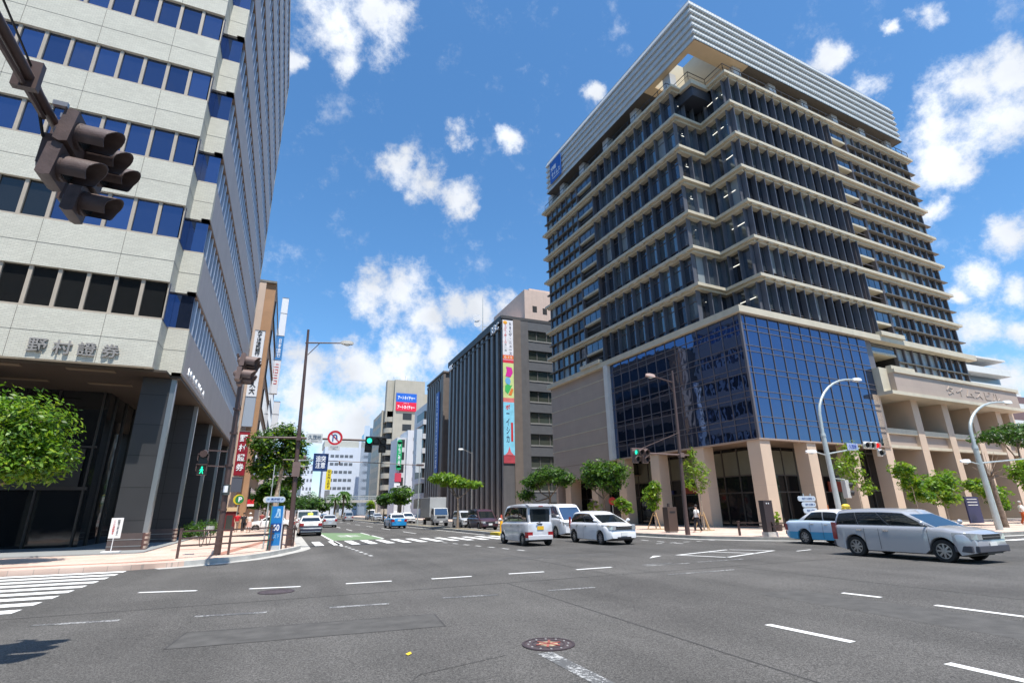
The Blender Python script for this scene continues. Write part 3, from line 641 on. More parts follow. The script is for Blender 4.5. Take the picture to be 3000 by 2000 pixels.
# lower tier of windows over the fascia
wins = []; fins = []; mull = MB(); sun = MB(); soff = MB(); rooms = MB(); upper = []
for k in range(7):
    z0 = LZ[k]; z1 = LZ[k+1]-.5
    rnd = random.Random(k)
    def pick(): return rnd.choice([0,0,1,1,2,3 if rnd.random()<.5 else 1])
    for i in range(10):      # left face bays
        y0 = 4.0+1.34*i; m = pick()
        wins.append((0+k*.01, lambda mb,y0=y0,z0=z0,z1=z1,m=m: (mb.box(.62,.68,y0,y0+1.34,z0+.75,z1,m), mb.box(.63,.68,y0,y0+1.34,z0,z0+.7,2))))
        mull.box(.56,.62,y0,y0+1.34,z0+.7,z0+.76); mull.box(.56,.62,y0,y0+1.34,z1-.75,z1-.71)
    for i in range(11): fins.append((1+k*.01, lambda mb,i=i,z0=z0,z1=z1: mb.add([(.12,3.94+1.34*i,z0),(.6,3.98+1.34*i,z0),(.6,4.07+1.34*i,z0),(.12,4.0+1.34*i,z0),(.12,3.94+1.34*i,z1),(.6,3.98+1.34*i,z1),(.6,4.07+1.34*i,z1),(.12,4.0+1.34*i,z1)],[(0,3,2,1),(4,5,6,7),(0,1,5,4),(1,2,6,5),(2,3,7,6),(3,0,4,7)])))
    for i in range(12):      # front bays
        x0 = 3.85+1.22*i; m = pick()
        wins.append((1+k*.01, lambda mb,x0=x0,z0=z0,z1=z1,m=m: (mb.box(x0,x0+1.22,.62,.68,z0+.75,z1,m), mb.box(x0,x0+1.22,.63,.68,z0,z0+.7,2))))
        mull.box(x0,x0+1.22,.56,.62,z0+.7,z0+.76)
    for i in range(13): fins.append((0+k*.01, lambda mb,i=i,z0=z0,z1=z1: mb.add([(3.74+1.22*i,.04,z0),(3.80+1.22*i,.04,z0),(3.96+1.22*i,.6,z0),(3.86+1.22*i,.6,z0),(3.74+1.22*i,.04,z1),(3.80+1.22*i,.04,z1),(3.96+1.22*i,.6,z1),(3.86+1.22*i,.6,z1)],[(0,3,2,1),(4,5,6,7),(0,1,5,4),(1,2,6,5),(2,3,7,6),(3,0,4,7)])))
    # notch walls
    for i in range(3):
        x0 = .62+1.1*i
        wins.append((2+k*.01, lambda mb,x0=x0,z0=z0,z1=z1,m=pick(): mb.box(x0,x0+1.1,4.12,4.18,z0,z1,m)))
        wins.append((2+k*.01, lambda mb,y0=.62+1.17*i,z0=z0,z1=z1,m=pick(): mb.box(3.92,3.98,y0,y0+1.17,z0,z1,m)))
        fins.append((2+k*.01, lambda mb,x0=x0,z0=z0,z1=z1: mb.box(x0+1.0,x0+1.1,3.7,4.12,z0,z1)))
        fins.append((2+k*.01, lambda mb,y0=.62+1.17*i,z0=z0,z1=z1: mb.box(3.45,3.92,y0,y0+.09,z0,z1)))
    mull.box(3.88,3.98,4.04,4.16,z0,z1)
    # recessed balconies
    for (a0,a1,ax) in ((18.45,21.4,'x'),(17.45,20.75,'y')):
        def bx(mb,p0,p1,q0,q1,c0,c1,m=0,ax=ax):
            (mb.box(p0,p1,q0,q1,c0,c1,m) if ax=='x' else mb.box(q0,q1,p0,p1,c0,c1,m))
        bx(rooms,a0,a1,2.7,2.8,z0,z1); bx(rooms,a0-.1,a0,.7,2.8,z0,z1); bx(rooms,a1,a1+.1,.7,2.8,z0,z1)
        bx(soff,a0,a1,.35,2.7,z1-1.35,z1-1.12)
        n=3
        for i in range(n):
            s=(a1-a0)/n; upper.append((3+k*.01, lambda mb,s=s,i=i,a0=a0,z1=z1,ax=ax: (mb.box(a0+s*i+.05,a0+s*(i+1)-.05,.4,.46,z1-1.1,z1,0) if ax=='x' else mb.box(.4,.46,a0+s*i+.05,a0+s*(i+1)-.05,z1-1.1,z1,0))))
        bx(mull,a0-.15,a0,.3,.75,z0,z1); bx(mull,a1,a1+.15,.3,.75,z0,z1)
        bx(mull,a0,a1,.5,.54,z0+1.0,z0+1.05)
    # grid windows
    zm = (z0+z1)/2+.05
    for i in range(9):
        x0 = 21.7+1.3*i
        for (c0,c1) in ((z0,zm-.1),(zm+.1,z1)):
            wins.append((4+k*.01, lambda mb,x0=x0,c0=c0,c1=c1,m=pick(): mb.box(x0+.13,x0+1.24,.5,.55,c0,c1,m)))
        mull.box(x0-.06,x0+.1,.32,.6,z0,z1)
    mull.box(33.4,33.6,.32,.6,z0,z1); sun.box(21.55,34.3,.08,.5,zm-.05,zm+.04)
    for i in range(6):
        y0 = 20.95+1.2*i
        for (c0,c1) in ((z0,zm-.1),(zm+.1,z1)):
            wins.append((3+k*.01, lambda mb,y0=y0,c0=c0,c1=c1,m=pick(): mb.box(.5,.55,y0+.1,y0+1.15,c0,c1,m)))
        mull.box(.36,.6,y0-.05,y0+.08,z0,z1)
    mull.box(.36,.6,28.05,28.2,z0,z1); sun.box(.16,.5,20.9,28.6,zm-.05,zm+.04)
    # interior lamps seen through the notch glass
    if k in (0,2,3,4,5): soff.box(1.2,1.25,4.0,4.05,z1-.9,z1-.86,1)
for i in range(9):
    for (c0,c1) in ((12.8,14.1),(14.25,15.55)): wins.append((3.5, lambda mb,x0=21.0+1.37*i,c0=c0,c1=c1,i=i: mb.box(x0+.13,x0+1.3,.5,.55,c0,c1,(3 if i<5 else 0))))
    mull.box(21.0+1.37*i-.06,21.0+1.37*i+.12,.3,.6,12.75,15.6)
sun.box(20.9,33.6,.2,.5,14.12,14.22); mull.box(33.33,33.5,.3,.6,12.75,15.6)
mull.box(15.75,16.9,.2,.6,12.9,15.6); rooms.box(16.9,20.9,2.6,2.7,12.75,15.6); rooms.box(20.85,20.93,.6,2.7,12.75,15.6); soff.box(16.9,20.9,.35,2.6,14.6,14.8); upper.append((0, lambda mb: mb.box(17,20.8,.4,.46,14.8,15.55,0)))
rooms.box(20.95,33.5,.7,.8,12.75,15.6)
split_parts(wins, 'window', OG, tb, 99)
split_parts(fins, 'sun_fin', FIN, tb, 99)
split_parts(upper, 'upper_pane', OG, tb, 60)
mull.build('mullion_grid', MULB, tb); sun.build('sunshade_louvre', M('sunshade_brown',(.15,.135,.115),.5), tb)
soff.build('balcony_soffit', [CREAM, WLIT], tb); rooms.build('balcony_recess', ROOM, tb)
# strip lamps inside the notch corner glass: thin lit tubes just behind... built proud of the pane
mb = MB()
for k,(a,b) in ((6,(1.6,2.9)),(5,(1.5,2.8)),(4,(.9,2.2)),(3,(1.4,2.7)),(2,(.9,2.4)),(1,(1.8,2.9)),(0,(1.2,2.8))):
    z = LZ[k]+1.9; mb.box(3.88,3.915,a,b,z,z+.06)
    if k>2: mb.box(3.88,3.915,a-.6,a-.45,z-.1,z-.05); mb.box(1.2,1.5,4.08,4.115,z,z+.05)
mb.build('interior_lamp', WLIT, tb)
mb = MB()   # solid core so that no ray passes through
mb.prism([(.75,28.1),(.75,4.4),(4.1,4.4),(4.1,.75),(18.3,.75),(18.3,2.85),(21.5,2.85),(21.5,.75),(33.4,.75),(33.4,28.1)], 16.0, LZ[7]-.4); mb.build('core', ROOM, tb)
mb = MB(); mb.box(33.4,33.6,.6,28.2,16,LZ[7]-.4); mb.box(.4,33.6,28.1,28.3,16,LZ[7]-.4); mb.build('end_glass', glass_mat('end_glass_teal',(.05,.12,.14),.05,.02,.7,.7), tb)
# terrace with stepped corner
T = LZ[7]
mb = MB(); mb.prism([(1.0,4.4),(3.9,4.4),(3.9,2.05),(1.15,2.05)][:4], T-.5, T, 0); mb.build('terrace_bay', CREAM, tb)
mb = MB(); mb.prism([(1.3,4.2),(3.8,4.2),(3.8,2.3),(1.4,2.3)], T-1.6, T-.5, 0); mb.build('bay_box', M('bay_dark',(.06,.065,.08),.4,.3), tb)
def rail(name, pts, parent, h=1.0, mat=None, z=0, step=1.0, r=.025):
    mb = MB()
    for i in range(len(pts)-1):
        a = Vector((*pts[i],z)); b = Vector((*pts[i+1],z)); L_ = (b-a).length; n = max(1,int(L_/step))
        mb.bar(a+Vector((0,0,h)), b+Vector((0,0,h)), r*2, r*2); mb.bar(a+Vector((0,0,h*.5)), b+Vector((0,0,h*.5)), r, r)
        for j in range(n+1):
            p = a.lerp(b,j/n); mb.bar(p, p+Vector((0,0,h)), r*1.6, r*1.6)
    return mb.build(name, mat or DKP, parent)
rail('terrace_railing', [(.15,28.2),(.15,4.2),(1.05,4.2),(1.05,2.25),(3.3,2.25),(3.3,.1),(33.8,.1)], tb, .95, M('railing_iron',(.035,.03,.03),.5), T+.0, 1.15)
for y in (4.6,9.8,14.9,19.9,24.6,27.6): MB().box(.7,1.5,y-.5,y+.5,T,42.8).build('roof_column', M('white_column',(.52,.53,.55),.6), tb)
for x in (6.2,11.3,16.3,21.4,26.4,31.6): MB().box(x-.5,x+.5,.7,1.5,T,42.8).build('roof_column', M('white_column',(.52,.53,.55),.6), tb)
CW = M('cream_render', (.66,.58,.42), .7, var=.03)
mb = MB(); mb.box(3.4,31,5.6,26,T,42.7,0); mb.box(7.5,31,2.8,5.6,T,42.7,0); mb.build('roof_core', M('recess_shade_grey',(.075,.072,.068),.8), tb)  # shade of the terrace gap put into the core's dark colour
mb = MB(); mb.box(.7,5.4,6.2,6.5,42.95,47.4); mb.box(5.2,5.5,1.5,6.2,42.95,47.4); mb.build('light_shaft', CW, tb)
mb = MB(); mb.box(4,33,2.6,2.7,T,T+.55); mb.build('red_strip', M('red_strip',(.22,.03,.02),.7), tb)
# roof screen soffit with an opening
mb = MB()
mb.box(.1,7.2,.1,1.55,42.75,42.95); mb.box(.1,.7,1.55,7.2,42.75,42.95); mb.box(5.2,7.2,1.55,7.2,42.75,42.95); mb.box(.7,5.2,6.2,7.2,42.75,42.95)
mb.build('soffit', M('cream_soffit',(.62,.47,.30),.7,var=.03), tb)
mb = MB(); mb.box(7.2,33.2,.1,27.3,42.76,42.95); mb.box(.1,7.2,7.2,27.3,42.76,42.95); mb.build('soffit', M('soffit_shade_dark',(.10,.085,.07),.7), tb)  # soffit away from the corner, its shade painted as a darker colour
def screen_mat():
    m, nt, b = nodes_of('louvre_metal'); N_ = nt.nodes; L_ = nt.links
    tc = N_.new('ShaderNodeTexCoord'); w = N_.new('ShaderNodeTexBrick'); sp = N_.new('ShaderNodeSeparateXYZ'); cb = N_.new('ShaderNodeCombineXYZ')
    L_.new(tc.outputs['Object'], sp.inputs[0]); L_.new(sp.outputs[0], cb.inputs[0]); L_.new(sp.outputs[2], cb.inputs[1]); L_.new(cb.outputs[0], w.inputs['Vector'])
    w.inputs['Color1'].default_value=(.62,.62,.60,1); w.inputs['Color2'].default_value=(.70,.70,.67,1); w.inputs['Mortar'].default_value=(.42,.43,.42,1)
    w.inputs['Scale'].default_value=1; w.inputs['Brick Width'].default_value=.34; w.inputs['Row Height'].default_value=.27; w.inputs['Mortar Size'].default_value=.07
    L_.new(w.outputs['Color'], b.inputs['Base Color']); b.inputs['Roughness'].default_value=.5; b.inputs['Metallic'].default_value=.15
    return m
SCR = screen_mat(); SCR2 = M('louvre_metal_side', (.56,.565,.555), .5, .15, var=.05, vscale=.8)
ZB, ZT, NB = 42.7, 47.75, 6
hh = (ZT-ZB)/NB; prof = []
for i in range(NB): prof += [(0.0, ZB+hh*i), (-.04, ZB+hh*i+.12), (.16, ZB+hh*(i+1)-.12), (.16, ZB+hh*(i+1))]
for name,a,b,mat in (('front',(0,0),(33.2,0),SCR),('left',(0,27.3),(0,0),SCR2),('right',(33.2,0),(33.2,27.3),SCR2),('back',(33.2,27.3),(0,27.3),SCR2)):
    mb = MB(); t = (Vector(b)-Vector(a)).normalized(); n = Vector((-t.y,t.x)); k = 0
    vs = []
    for (o,z) in prof:
        for (p,s) in ((a,1),(b,-1)):
            q = Vector(p)+n*o+t*o*s; vs.append((q.x,q.y,z))
    m = len(prof)
    fs = [(2*i,2*i+1,2*i+3,2*i+2) for i in range(m-1)]; mb.add(vs,fs)
    q0=Vector(a)+n*.5+t*.5; q1=Vector(b)+n*.5-t*.5
    A0=Vector(a);B0=Vector(b)
    mb.add([(A0.x+n.x*.16+t.x*.16,A0.y+n.y*.16+t.y*.16,ZT),(B0.x+n.x*.16-t.x*.16,B0.y+n.y*.16-t.y*.16,ZT),(q1.x,q1.y,ZT),(q0.x,q0.y,ZT)],[(0,1,2,3)])
    mb.add([(q0.x,q0.y,ZB+.25),(q1.x,q1.y,ZB+.25),(q1.x,q1.y,ZT),(q0.x,q0.y,ZT)],[(3,2,1,0)])
    mb.build('roof_screen', mat, tb)
BLUES = M('sign_blue', (.01,.10,.42), .4)
sg = MB().box(-.16,-.07,23.3,26.0,43.4,46.6).build('blue_sign', BLUES, tb)
text('sign_lettering', '沖縄', M('sign_white',(.85,.87,.9),.5), sg, (-.16,25.1,45.45), .8, '-x', 1.3, .7, .02, bold=.01)
text('sign_lettering', 'タイムス', MATS['sign_white'], sg, (-.16,24.55,44.5), .8, '-x', 2.1, .75, .02, bold=.01)
mb = MB(); mb.box(-.19,-.17,23.7,25.4,43.85,43.93); mb.build('sign_swoosh', MATS['sign_white'], sg)
mb = MB(); mb.cyl((20,1,ZT),(20,1,ZT+.7),.04); mb.ball((20,1,ZT+.8),(.18,.18,.12)); mb.build('roof_lamp', CHR, tb)

# ================================================================== BROADCASTER BUILDING
rb = thing('broadcaster_building', 'dark grey building with vertical ribs and a tall colourful banner on its corner', 'building', (30,74.5,0))
RIB = M('rib_grey', (.165,.155,.15), .5, var=.1, vscale=.8, stain=.15); DG = glass_mat('rib_glass', (.022,.024,.03), .05, .02, .8, .6)
STO = M('grey_stone', (.12,.117,.12), .55, var=.1, vscale=.9, stain=.1); STB = M('brownish_pier', (.165,.135,.115), .6, var=.1, vscale=.9)
mb = MB(); mb.box(.5,22,.6,31,0,31.9); mb.box(.1,4.0,.0,.6,0,31.9); mb.build('core', STO, rb)
mb = MB(); mb.box(.35,.5,1.4,30.8,.3,30.2); mb.build('rib_window', DG, rb)
for i in range(12): 
    y = 1.6+2.5*i; MB().box(0,.5,y,y+1.05,0,31.0).build('rib', RIB, rb)
mb = MB(); mb.box(-.1,.5,0,31.2,31.2,32.4); mb.box(-.1,23,-.1,.0,31.9,32.4); mb.box(.0,.5,0,31,30.1,30.3); mb.box(22,23,0,31,0,32.4); mb.box(.5,22,.6,31,31.9,32.0); mb.build('parapet', M('parapet_dark',(.06,.06,.063),.6), rb)
for i,ch in enumerate('RBC'): text('roof_letter', ch, MATS['sign_white'], rb, (-.15,3.9-1.25*i,30.9), 1.3, '-x', 1.0, 1.3, .08, bold=.03)
for i,ch in enumerate('RBC'): text('roof_letter', ch, MATS['sign_white'], rb, (-.15,29.6-.8*i,30.7), 1.3, '-x', .7, 1.1, .08, bold=.03)
mb = MB(); mb.box(2.0,3.4,-.12,-.0,0,31.9); mb.build('pier', STB, rb); mb = MB(); mb.box(3.4,4.8,-.06,.0,0,31.9); mb.build('pier', STO, rb)
ws = []
for i in range(9):
    z = 28.7-3.46*i; mb = MB(); mb.box(4.8,22,.3,.4,z-.1,z+1.55); mb.build('window', glass_mat('office_glass_green',(.10,.115,.095),.08,.03,.9,.5) if 'office_glass_green' not in MATS else MATS['office_glass_green'], rb)
    mb = MB(); mb.box(4.8,22,-.05,.6,z+1.62,z+3.2,0); mb.box(4.8,22,-.12,.6,z-.32,z-.1,1); mb.build('spandrel', [M('spandrel_grey',(.115,.12,.13),.5,var=.08), M('sill_light',(.24,.24,.23),.6)], rb)
    mb = MB()
    for j in range(9): mb.box(6.4+1.9*j,6.5+1.9*j,.2,.3,z-.1,z+1.55)
    mb.build('window_bars', RIB, rb)
# banner
bn = thing('banner', 'tall vertical banner in white, lime and sky blue on the ribbed building corner', 'banner', (30.15,74.36,8.4))
def bpanel(z0,z1,col,nm): return MB().box(0,1.85,0,.02,z0,z1).build('banner_panel', M(nm,col,.6,var=.12,vscale=1.2), bn)
bpanel(0,1.2,(.45,.06,.08),'bn_crimson'); bpanel(1.2,9.4,(.25,.66,.85),'bn_sky'); bpanel(9.4,10.1,(.75,.2,.18),'bn_coral'); bpanel(10.1,15.8,(.62,.72,.30),'bn_lime'); bpanel(15.8,17.2,(.75,.35,.45),'bn_pink'); bpanel(17.2,23.2,(.78,.78,.82),'bn_white')
MB().box(.0,1.85,-.01,.0,16.5,17.1).build('banner_panel', M('bn_orange',(.85,.18,.02),.6), bn)
MB().box(.0,1.85,-.01,.0,15.85,16.3).build('banner_panel', M('bn_red',(.7,.03,.06),.6), bn)
NAVY = M('print_navy',(.02,.03,.10),.6); REDP = M('print_red',(.62,.03,.03),.6)
text('banner_text', vtext('RBCザ・ニュース'), NAVY, bn, (1.35,-.0,20.0), 1, '-y', .55, 5.6, .01, bold=.02)
text('banner_text', vtext('ゆうがた6時15分'), REDP, bn, (.5,-.0,20.9), 1, '-y', .42, 3.6, .01, bold=.01)
text('banner_text', vtext('月〜金'), M('print_grey',(.15,.18,.2),.6), bn, (.5,-.0,18.4), 1, '-y', .4, 1.3, .01)
text('banner_text', '6:15', M('bn_white2',(.9,.9,.85),.6), bn, (.92,-.015,16.8), 1, '-y', 1.4, .35, .005)
MB().ball((.45,0,22.75),(.38,.03,.33)).build('banner_sun', M('bn_sun',(.85,.40,.03),.6), bn)
def blob(pts, nm, col): 
    mb = MB(); mb.add([(x,-.03,z) for x,z in pts],[tuple(range(len(pts)))]); mb.add([(x,.0,z) for x,z in pts],[tuple(range(len(pts)-1,-1,-1))]); mb.build('banner_shape', M(nm,col,.6), bn)
blob([(.4,13.6),(1.3,13.5),(1.7,14.3),(1.5,15.1),(.5,15.2),(.65,14.5)],'bn_magenta',(.70,.02,.35))
blob([(.5,12.4),(1.1,12.2),(1.3,12.8),(1.1,13.4),(.5,13.4),(.35,12.9)],'bn_azure',(.15,.45,.75))
blob([(.3,11.2),(.8,10.7),(1.6,12.3),(1.3,12.1),(.8,12.3),(.35,12.1)],'bn_green',(.05,.50,.12))
blob([(.9,10.6),(1.4,10.5),(1.75,11.5),(1.45,11.7)],'bn_tangerine',(.78,.22,.04))
text('banner_text', vtext('ボリショイサーカス'[:1]), REDP, bn, (.75,-.0,8.6), 1, '-y', .8, .8, .01, bold=.03)
text('banner_text', vtext('ーイシカ'), NAVY, bn, (.75,-.0,5.4), 1, '-y', .55, 4.6, .01, bold=.02)
MB().box(1.25,1.6,-.02,.0,3.3,6.2).build('banner_shape', REDP, bn)
blob([(.2,1.2),(1.7,1.2),(1.2,1.7),(.95,2.5),(.7,1.7)],'bn_tent',(.70,.15,.18))
# second ribbed block
r2b = thing('ribbed_building', 'lower dark ribbed block with a blue vertical sign, behind the banner building', 'building', (30,109.5,0))
mb = MB(); mb.box(.5,20,.3,15,0,31.2); mb.build('core', STB, r2b)
mb = MB(); mb.box(.35,.5,1.6,14.8,4.5,29.0); mb.build('rib_window', DG, r2b)
for i in range(7): y = 2.2+1.95*i; MB().box(0,.5,y,y+.8,0,30.8).build('rib', RIB, r2b)
mb = MB(); mb.box(-.1,20,-.1,15.1,31.2,31.6); mb.box(0,.5,0,15,30.2,30.9); mb.box(0,.5,.0,2.2,0,30.2); mb.build('parapet', STB, r2b)
bs = thing('vertical_sign', 'narrow blue vertical sign with white characters on the lower ribbed block', 'sign', (29.85,111.2,9.5))
MB().box(-.15,.0,.5,3.0,0,17.8).build('sign_panel', M('sign_royal',(.015,.07,.33),.45), bs)
text('sign_text', vtext('RBC・QABメディアセンタービル'), MATS['sign_white'], bs, (-.16,1.9,9.0), 1, '-x', 1.1, 16.0, .01, bold=.03)
# roof mast
rm = thing('antenna_mast', 'roof antenna mast with two dish aerials above the ribbed building', 'antenna', (33,92,32.0))
mb = MB(); mb.cyl((0,0,0),(0,0,11),.14,.05,8); mb.bar((0,0,4.6),(2.5,-1.5,4.3),.1,.1); mb.build('mast', GALV, rm)
for dx,z in ((-1.2,6.2),(-1.0,5.0)): mb = MB(); mb.cyl((dx,0,z),(dx-.25,-.5,z),.25,.75,16); mb.build('dish', WHT, rm)
# pink tower behind
pk = thing('pink_building', 'salmon pink rooftop block with small square windows behind the ribbed building', 'building', (32.7,81,0))
PNK = M('salmon_render', (.60,.46,.38), .75, var=.05, stain=.08)
mb = MB(); mb.box(4.6,22,0,16,30,40.9); mb.box(0.2,4.6,1.5,14,30,35.6); mb.box(7.5,22,4,16,40.9,43.2); mb.build('walls', PNK, pk)
for x,z in ((6.2,36.6),(8.3,36.4),(10.4,36.2),(8.3,33.0),(10.4,33.0)): MB().box(x,x+.9,-.03,0,z,z+1.2).build('window', M('black_opening',(.02,.018,.015),.6), pk)
mb = MB(); mb.ball((7,6,41.0),(1.5,1.5,1.2)); mb.ball((2.2,4,35.7),(.7,.7,.6)); mb.build('roof_dome', WHT, pk)
# ================================================================== FAR BUILDINGS
BEIGE = M('beige_tile', (.42,.39,.32), .75, var=.06, vscale=.4, stain=.1); DARKW = M('dark_window', (.035,.035,.035), .3)
bb = thing('beige_building', 'tall beige block with rounded balconies and a blue and red rooftop sign down the street', 'building', (30.4,190,0))
mb = MB(); mb.box(3.2,22,0,18,0,40.5); mb.box(3.2,14.5,0,14,40.5,48.6); mb.box(.0,3.2,5,27,0,37.5); mb.box(.6,3.2,1.5,5,33.0,48.6); mb.box(14.5,22,3,14,40.5,44.5); mb.build('wall', BEIGE, bb)
for k in range(9):     # rounded corner balconies
    z = 1.5+4.0*k
    mb = MB(); poly = [(3.2,.3),(3.2,5),(.6,5)]+[(3.2+2.7*math.cos(a)*1.0-.0,3.0+2.7*math.sin(a)) for a in [R(180+12*j) for j in range(8)]]
    mb.prism(poly, z-.6, z+1.15); mb.build('balcony', BEIGE, bb)
    mb = MB(); mb.box(1.1,3.25,1.5,4.9,z+1.15,z+3.4); mb.build('balcony_recess', DARKW, bb)
mb = MB(); mb.box(-.35,.25,4.4,5.4,0,37.6); mb.box(3.1,4.0,-.25,.1,0,41); mb.build('pier', BEIGE, bb)
for k in range(9):
    for x in (6.6,11.8): MB().box(x,x+3.3,-.03,.02,1.7+4.0*k,4.1+4.0*k).build('window', DARKW, bb)
items = []
for k in range(9):
    for j in range(6): items.append((j-k*.1, lambda mb,k=k,j=j: mb.box(-.04,.02,6.6+3.4*j,8.6+3.4*j,1.6+4.0*k,4.1+4.0*k)))
split_parts(items, 'side_window', DARKW, bb, 60)
st = thing('rooftop_sign', 'blue over red sign with white characters on the beige building', 'sign', (38,189.9,37.9))
MB().box(-3.8,3.8,-.3,0,2.3,5.6).build('sign_panel', M('panel_blue',(.01,.12,.55),.5), st); MB().box(-3.8,3.8,-.3,0,-1.0,2.3).build('sign_panel', M('panel_red',(.70,.01,.05),.5), st)
for z in (3.9,.4): text('sign_text', 'アートネイチャー', MATS['sign_white'], st, (0,-.32,z), 1, '-y', 6.4, 1.5, .01, bold=.03)
text('sign_text', 'レディース', MATS['sign_white'], st, (0,-.32,1.9), 1, '-y', 1.9, .5, .01, bold=.02)
mb = MB()
for x,h in ((6,2.2),(8,3.2),(9,2.6),(11.5,2.8),(12.1,3.3),(3.4,2.5),(3.9,2.2)): mb.cyl((x,6,48.6),(x,6,48.6+h),.12,.08,6)
mb.box(9.5,11.3,5,7,48.6,49.7); tag(mb.build('rooftop_aerials', GALV, loc=(30.4,190,0)), 'thin aerials and a tank standing on the roof of the beige building','aerials')
# white slender block in front
wb = thing('white_apartment_block', 'slim white block with tiny square windows in front of the beige building', 'building', (34.0,165,0))
WR = M('white_render', (.62,.63,.65), .7, var=.05, vscale=.5, stain=.12)
mb = MB(); mb.box(0,5.4,0,12,0,26.3); mb.box(-3.0,0,1,12,0,24.0); mb.build('wall', WR, wb)
for k in range(6): MB().box(1.9,2.8,-.04,0,2.5+4.1*k,3.5+4.1*k).build('window', DARKW, wb); MB().box(-1.9,-.6,.96,1.0,1.5+3.9*k,3.9+3.9*k).build('window', DARKW, wb)
gs = thing('green_sign', 'tall narrow green rounded sign with white characters on the white block', 'sign', (31.7,165.2,13.6))
mb = MB(); mb.box(-.75,.75,0,.3,1,8.9); mb.cyl((0,0,8.9),(0,.3,8.9),.75,n=20); mb.cyl((0,0,1),(0,.3,1),.75,n=20); mb.build('sign_panel', M('sign_green',(.01,.36,.13),.5), gs)
text('sign_text', vtext('いちご薬局'), MATS['sign_white'], gs, (0,-.02,5), 1, '-y', .85, 6.6, .01, bold=.02)
rsn = thing('square_sign', 'square red sign under the tall green sign', 'sign', (31.7,165.4,10.4)); MB().box(-1,1,0,.3,0,2.6).build('sign_panel', M('sign_crimson',(.55,.05,.09),.5), rsn)
bsn = thing('square_sign', 'small blue and white sign below the square red sign', 'sign', (31.5,165.4,6.8)); MB().box(-.9,.9,0,.3,0,1.6).build('sign_panel', M('sign_navy',(.05,.06,.30),.5), bsn); MB().box(-.9,.9,0,.3,1.6,3.2).build('sign_panel', WHT, bsn)
# balcony stack building nearer
nb = thing('balcony_building', 'narrow white building with stacked dark balconies beside the lower ribbed block', 'building', (32.2,133,0))
mb = MB(); mb.box(1.2,10,0,20,0,30); mb.build('wall', WR, nb)
for k in range(7):
    MB().box(-.9,1.2,.0,9,1.0+3.7*k,2.3+3.7*k).build('balcony', WR, nb); MB().box(-.6,1.25,.4,8.6,2.3+3.7*k,4.6+3.7*k).build('balcony_recess', DARKW, nb)
MB().box(-2.3,-.9,.5,.7,11,22).build('sign_box', M('pale_sign',(.55,.62,.68),.5), nb)
gb = thing('blue_glass_building', 'narrow blue grey glazed block left of the beige building', 'building', (35.3,262,0))
mb = MB(); mb.box(0,14,0,30,0,41); mb.build('wall', glass_mat('blue_cladding',(.22,.32,.42),.15,.02,.5,.5), gb)
MB().box(-2.6,0,-.2,0,34,42).build('sign_box', M('pale_blue_sign',(.42,.52,.62),.5), gb)
ve = thing('vertical_sign', 'narrow blue and white vertical sign on the corner of the blue grey block', 'sign', (34.0,240,0)); MB().box(0,1.3,0,.3,17,38).build('sign_panel', WHT, ve); MB().box(-.05,1.35,-.05,0,22,26).build('sign_panel', M('sign_navy2',(.02,.04,.28),.5), ve)
# big white centre building
cb_ = thing('white_office_building', 'wide pale blue white building with rows of five windows closing the street view', 'building', (13.0,300,0))
CW2 = M('pale_blue_render', (.60,.66,.74), .7, var=.04, vscale=.3, stain=.06)
mb = MB(); mb.box(4.5,26,0,20,0,35.5,0); mb.box(4.0,22,.5,20,35.5,39.0,1); mb.box(22,26,0,20,35.5,39.5,0); mb.box(-6,-.5,-2,18,0,26,0); mb.build('wall', [CW2, M('grey_cream',(.50,.50,.44),.7,var=.05)], cb_)
for k in range(7):
    for j in range(5): MB().box(7.6+2.45*j,9.5+2.45*j,-.05,0,4.8+4.2*k,6.3+4.2*k).build('window', M('window_grey',(.13,.15,.17),.3), cb_)
    MB().box(24.0,24.9,-.05,0,4.8+4.2*k,6.7+4.2*k).build('window', DARKW, cb_)
    if k<5:
        for j in range(3): MB().box(-5+1.7*j,-4.1+1.7*j,-2.06,-2,4.5+4.2*k,6+4.2*k).build('window', M('window_grey',(.13,.15,.17),.3), cb_)
lb = thing('grey_glass_building', 'grey glazed block with white floor lines behind the street trees at left', 'building', (-3,240,0))
mb = MB(); mb.box(-16,9,0,20,0,24); mb.build('wall', glass_mat('grey_glazing',(.16,.19,.22),.2,.02,.5,.5), lb)
for k in range(6): MB().box(-16,9.2,-.3,0,3.8+4.0*k,4.3+4*k).build('floor_line', WHT, lb)
ys = thing('vertical_sign', 'tall yellow vertical sign with black letters in front of the white building', 'sign', (15.4,240,11)); MB().box(0,2.1,0,.4,0,8.3).build('sign_panel', M('sign_yellow',(.62,.50,.02),.5), ys)
text('sign_text', vtext('DUNLOP')[:11], M('print_black',(.01,.01,.01),.5), ys, (1.2,-.05,4.3), 1, '-y', 1.0, 7.4, .01, bold=.03); MB().box(0,2.1,0,.3,-6,-.3).build('sign_foot', M('sign_foot_grey',(.16,.17,.18),.5), ys)
pb = thing('pink_low_building', 'low pinkish building peeking between the left street trees', 'building', (-6,175,0)); mb=MB(); mb.box(0,9,0,12,0,12.5); mb.build('wall', M('pale_pink',(.55,.45,.42),.7,var=.05), pb)
for i in range(3): MB().box(1+2.6*i,2.4+2.6*i,-.05,0,8.2,10).build('window', DARKW, pb)
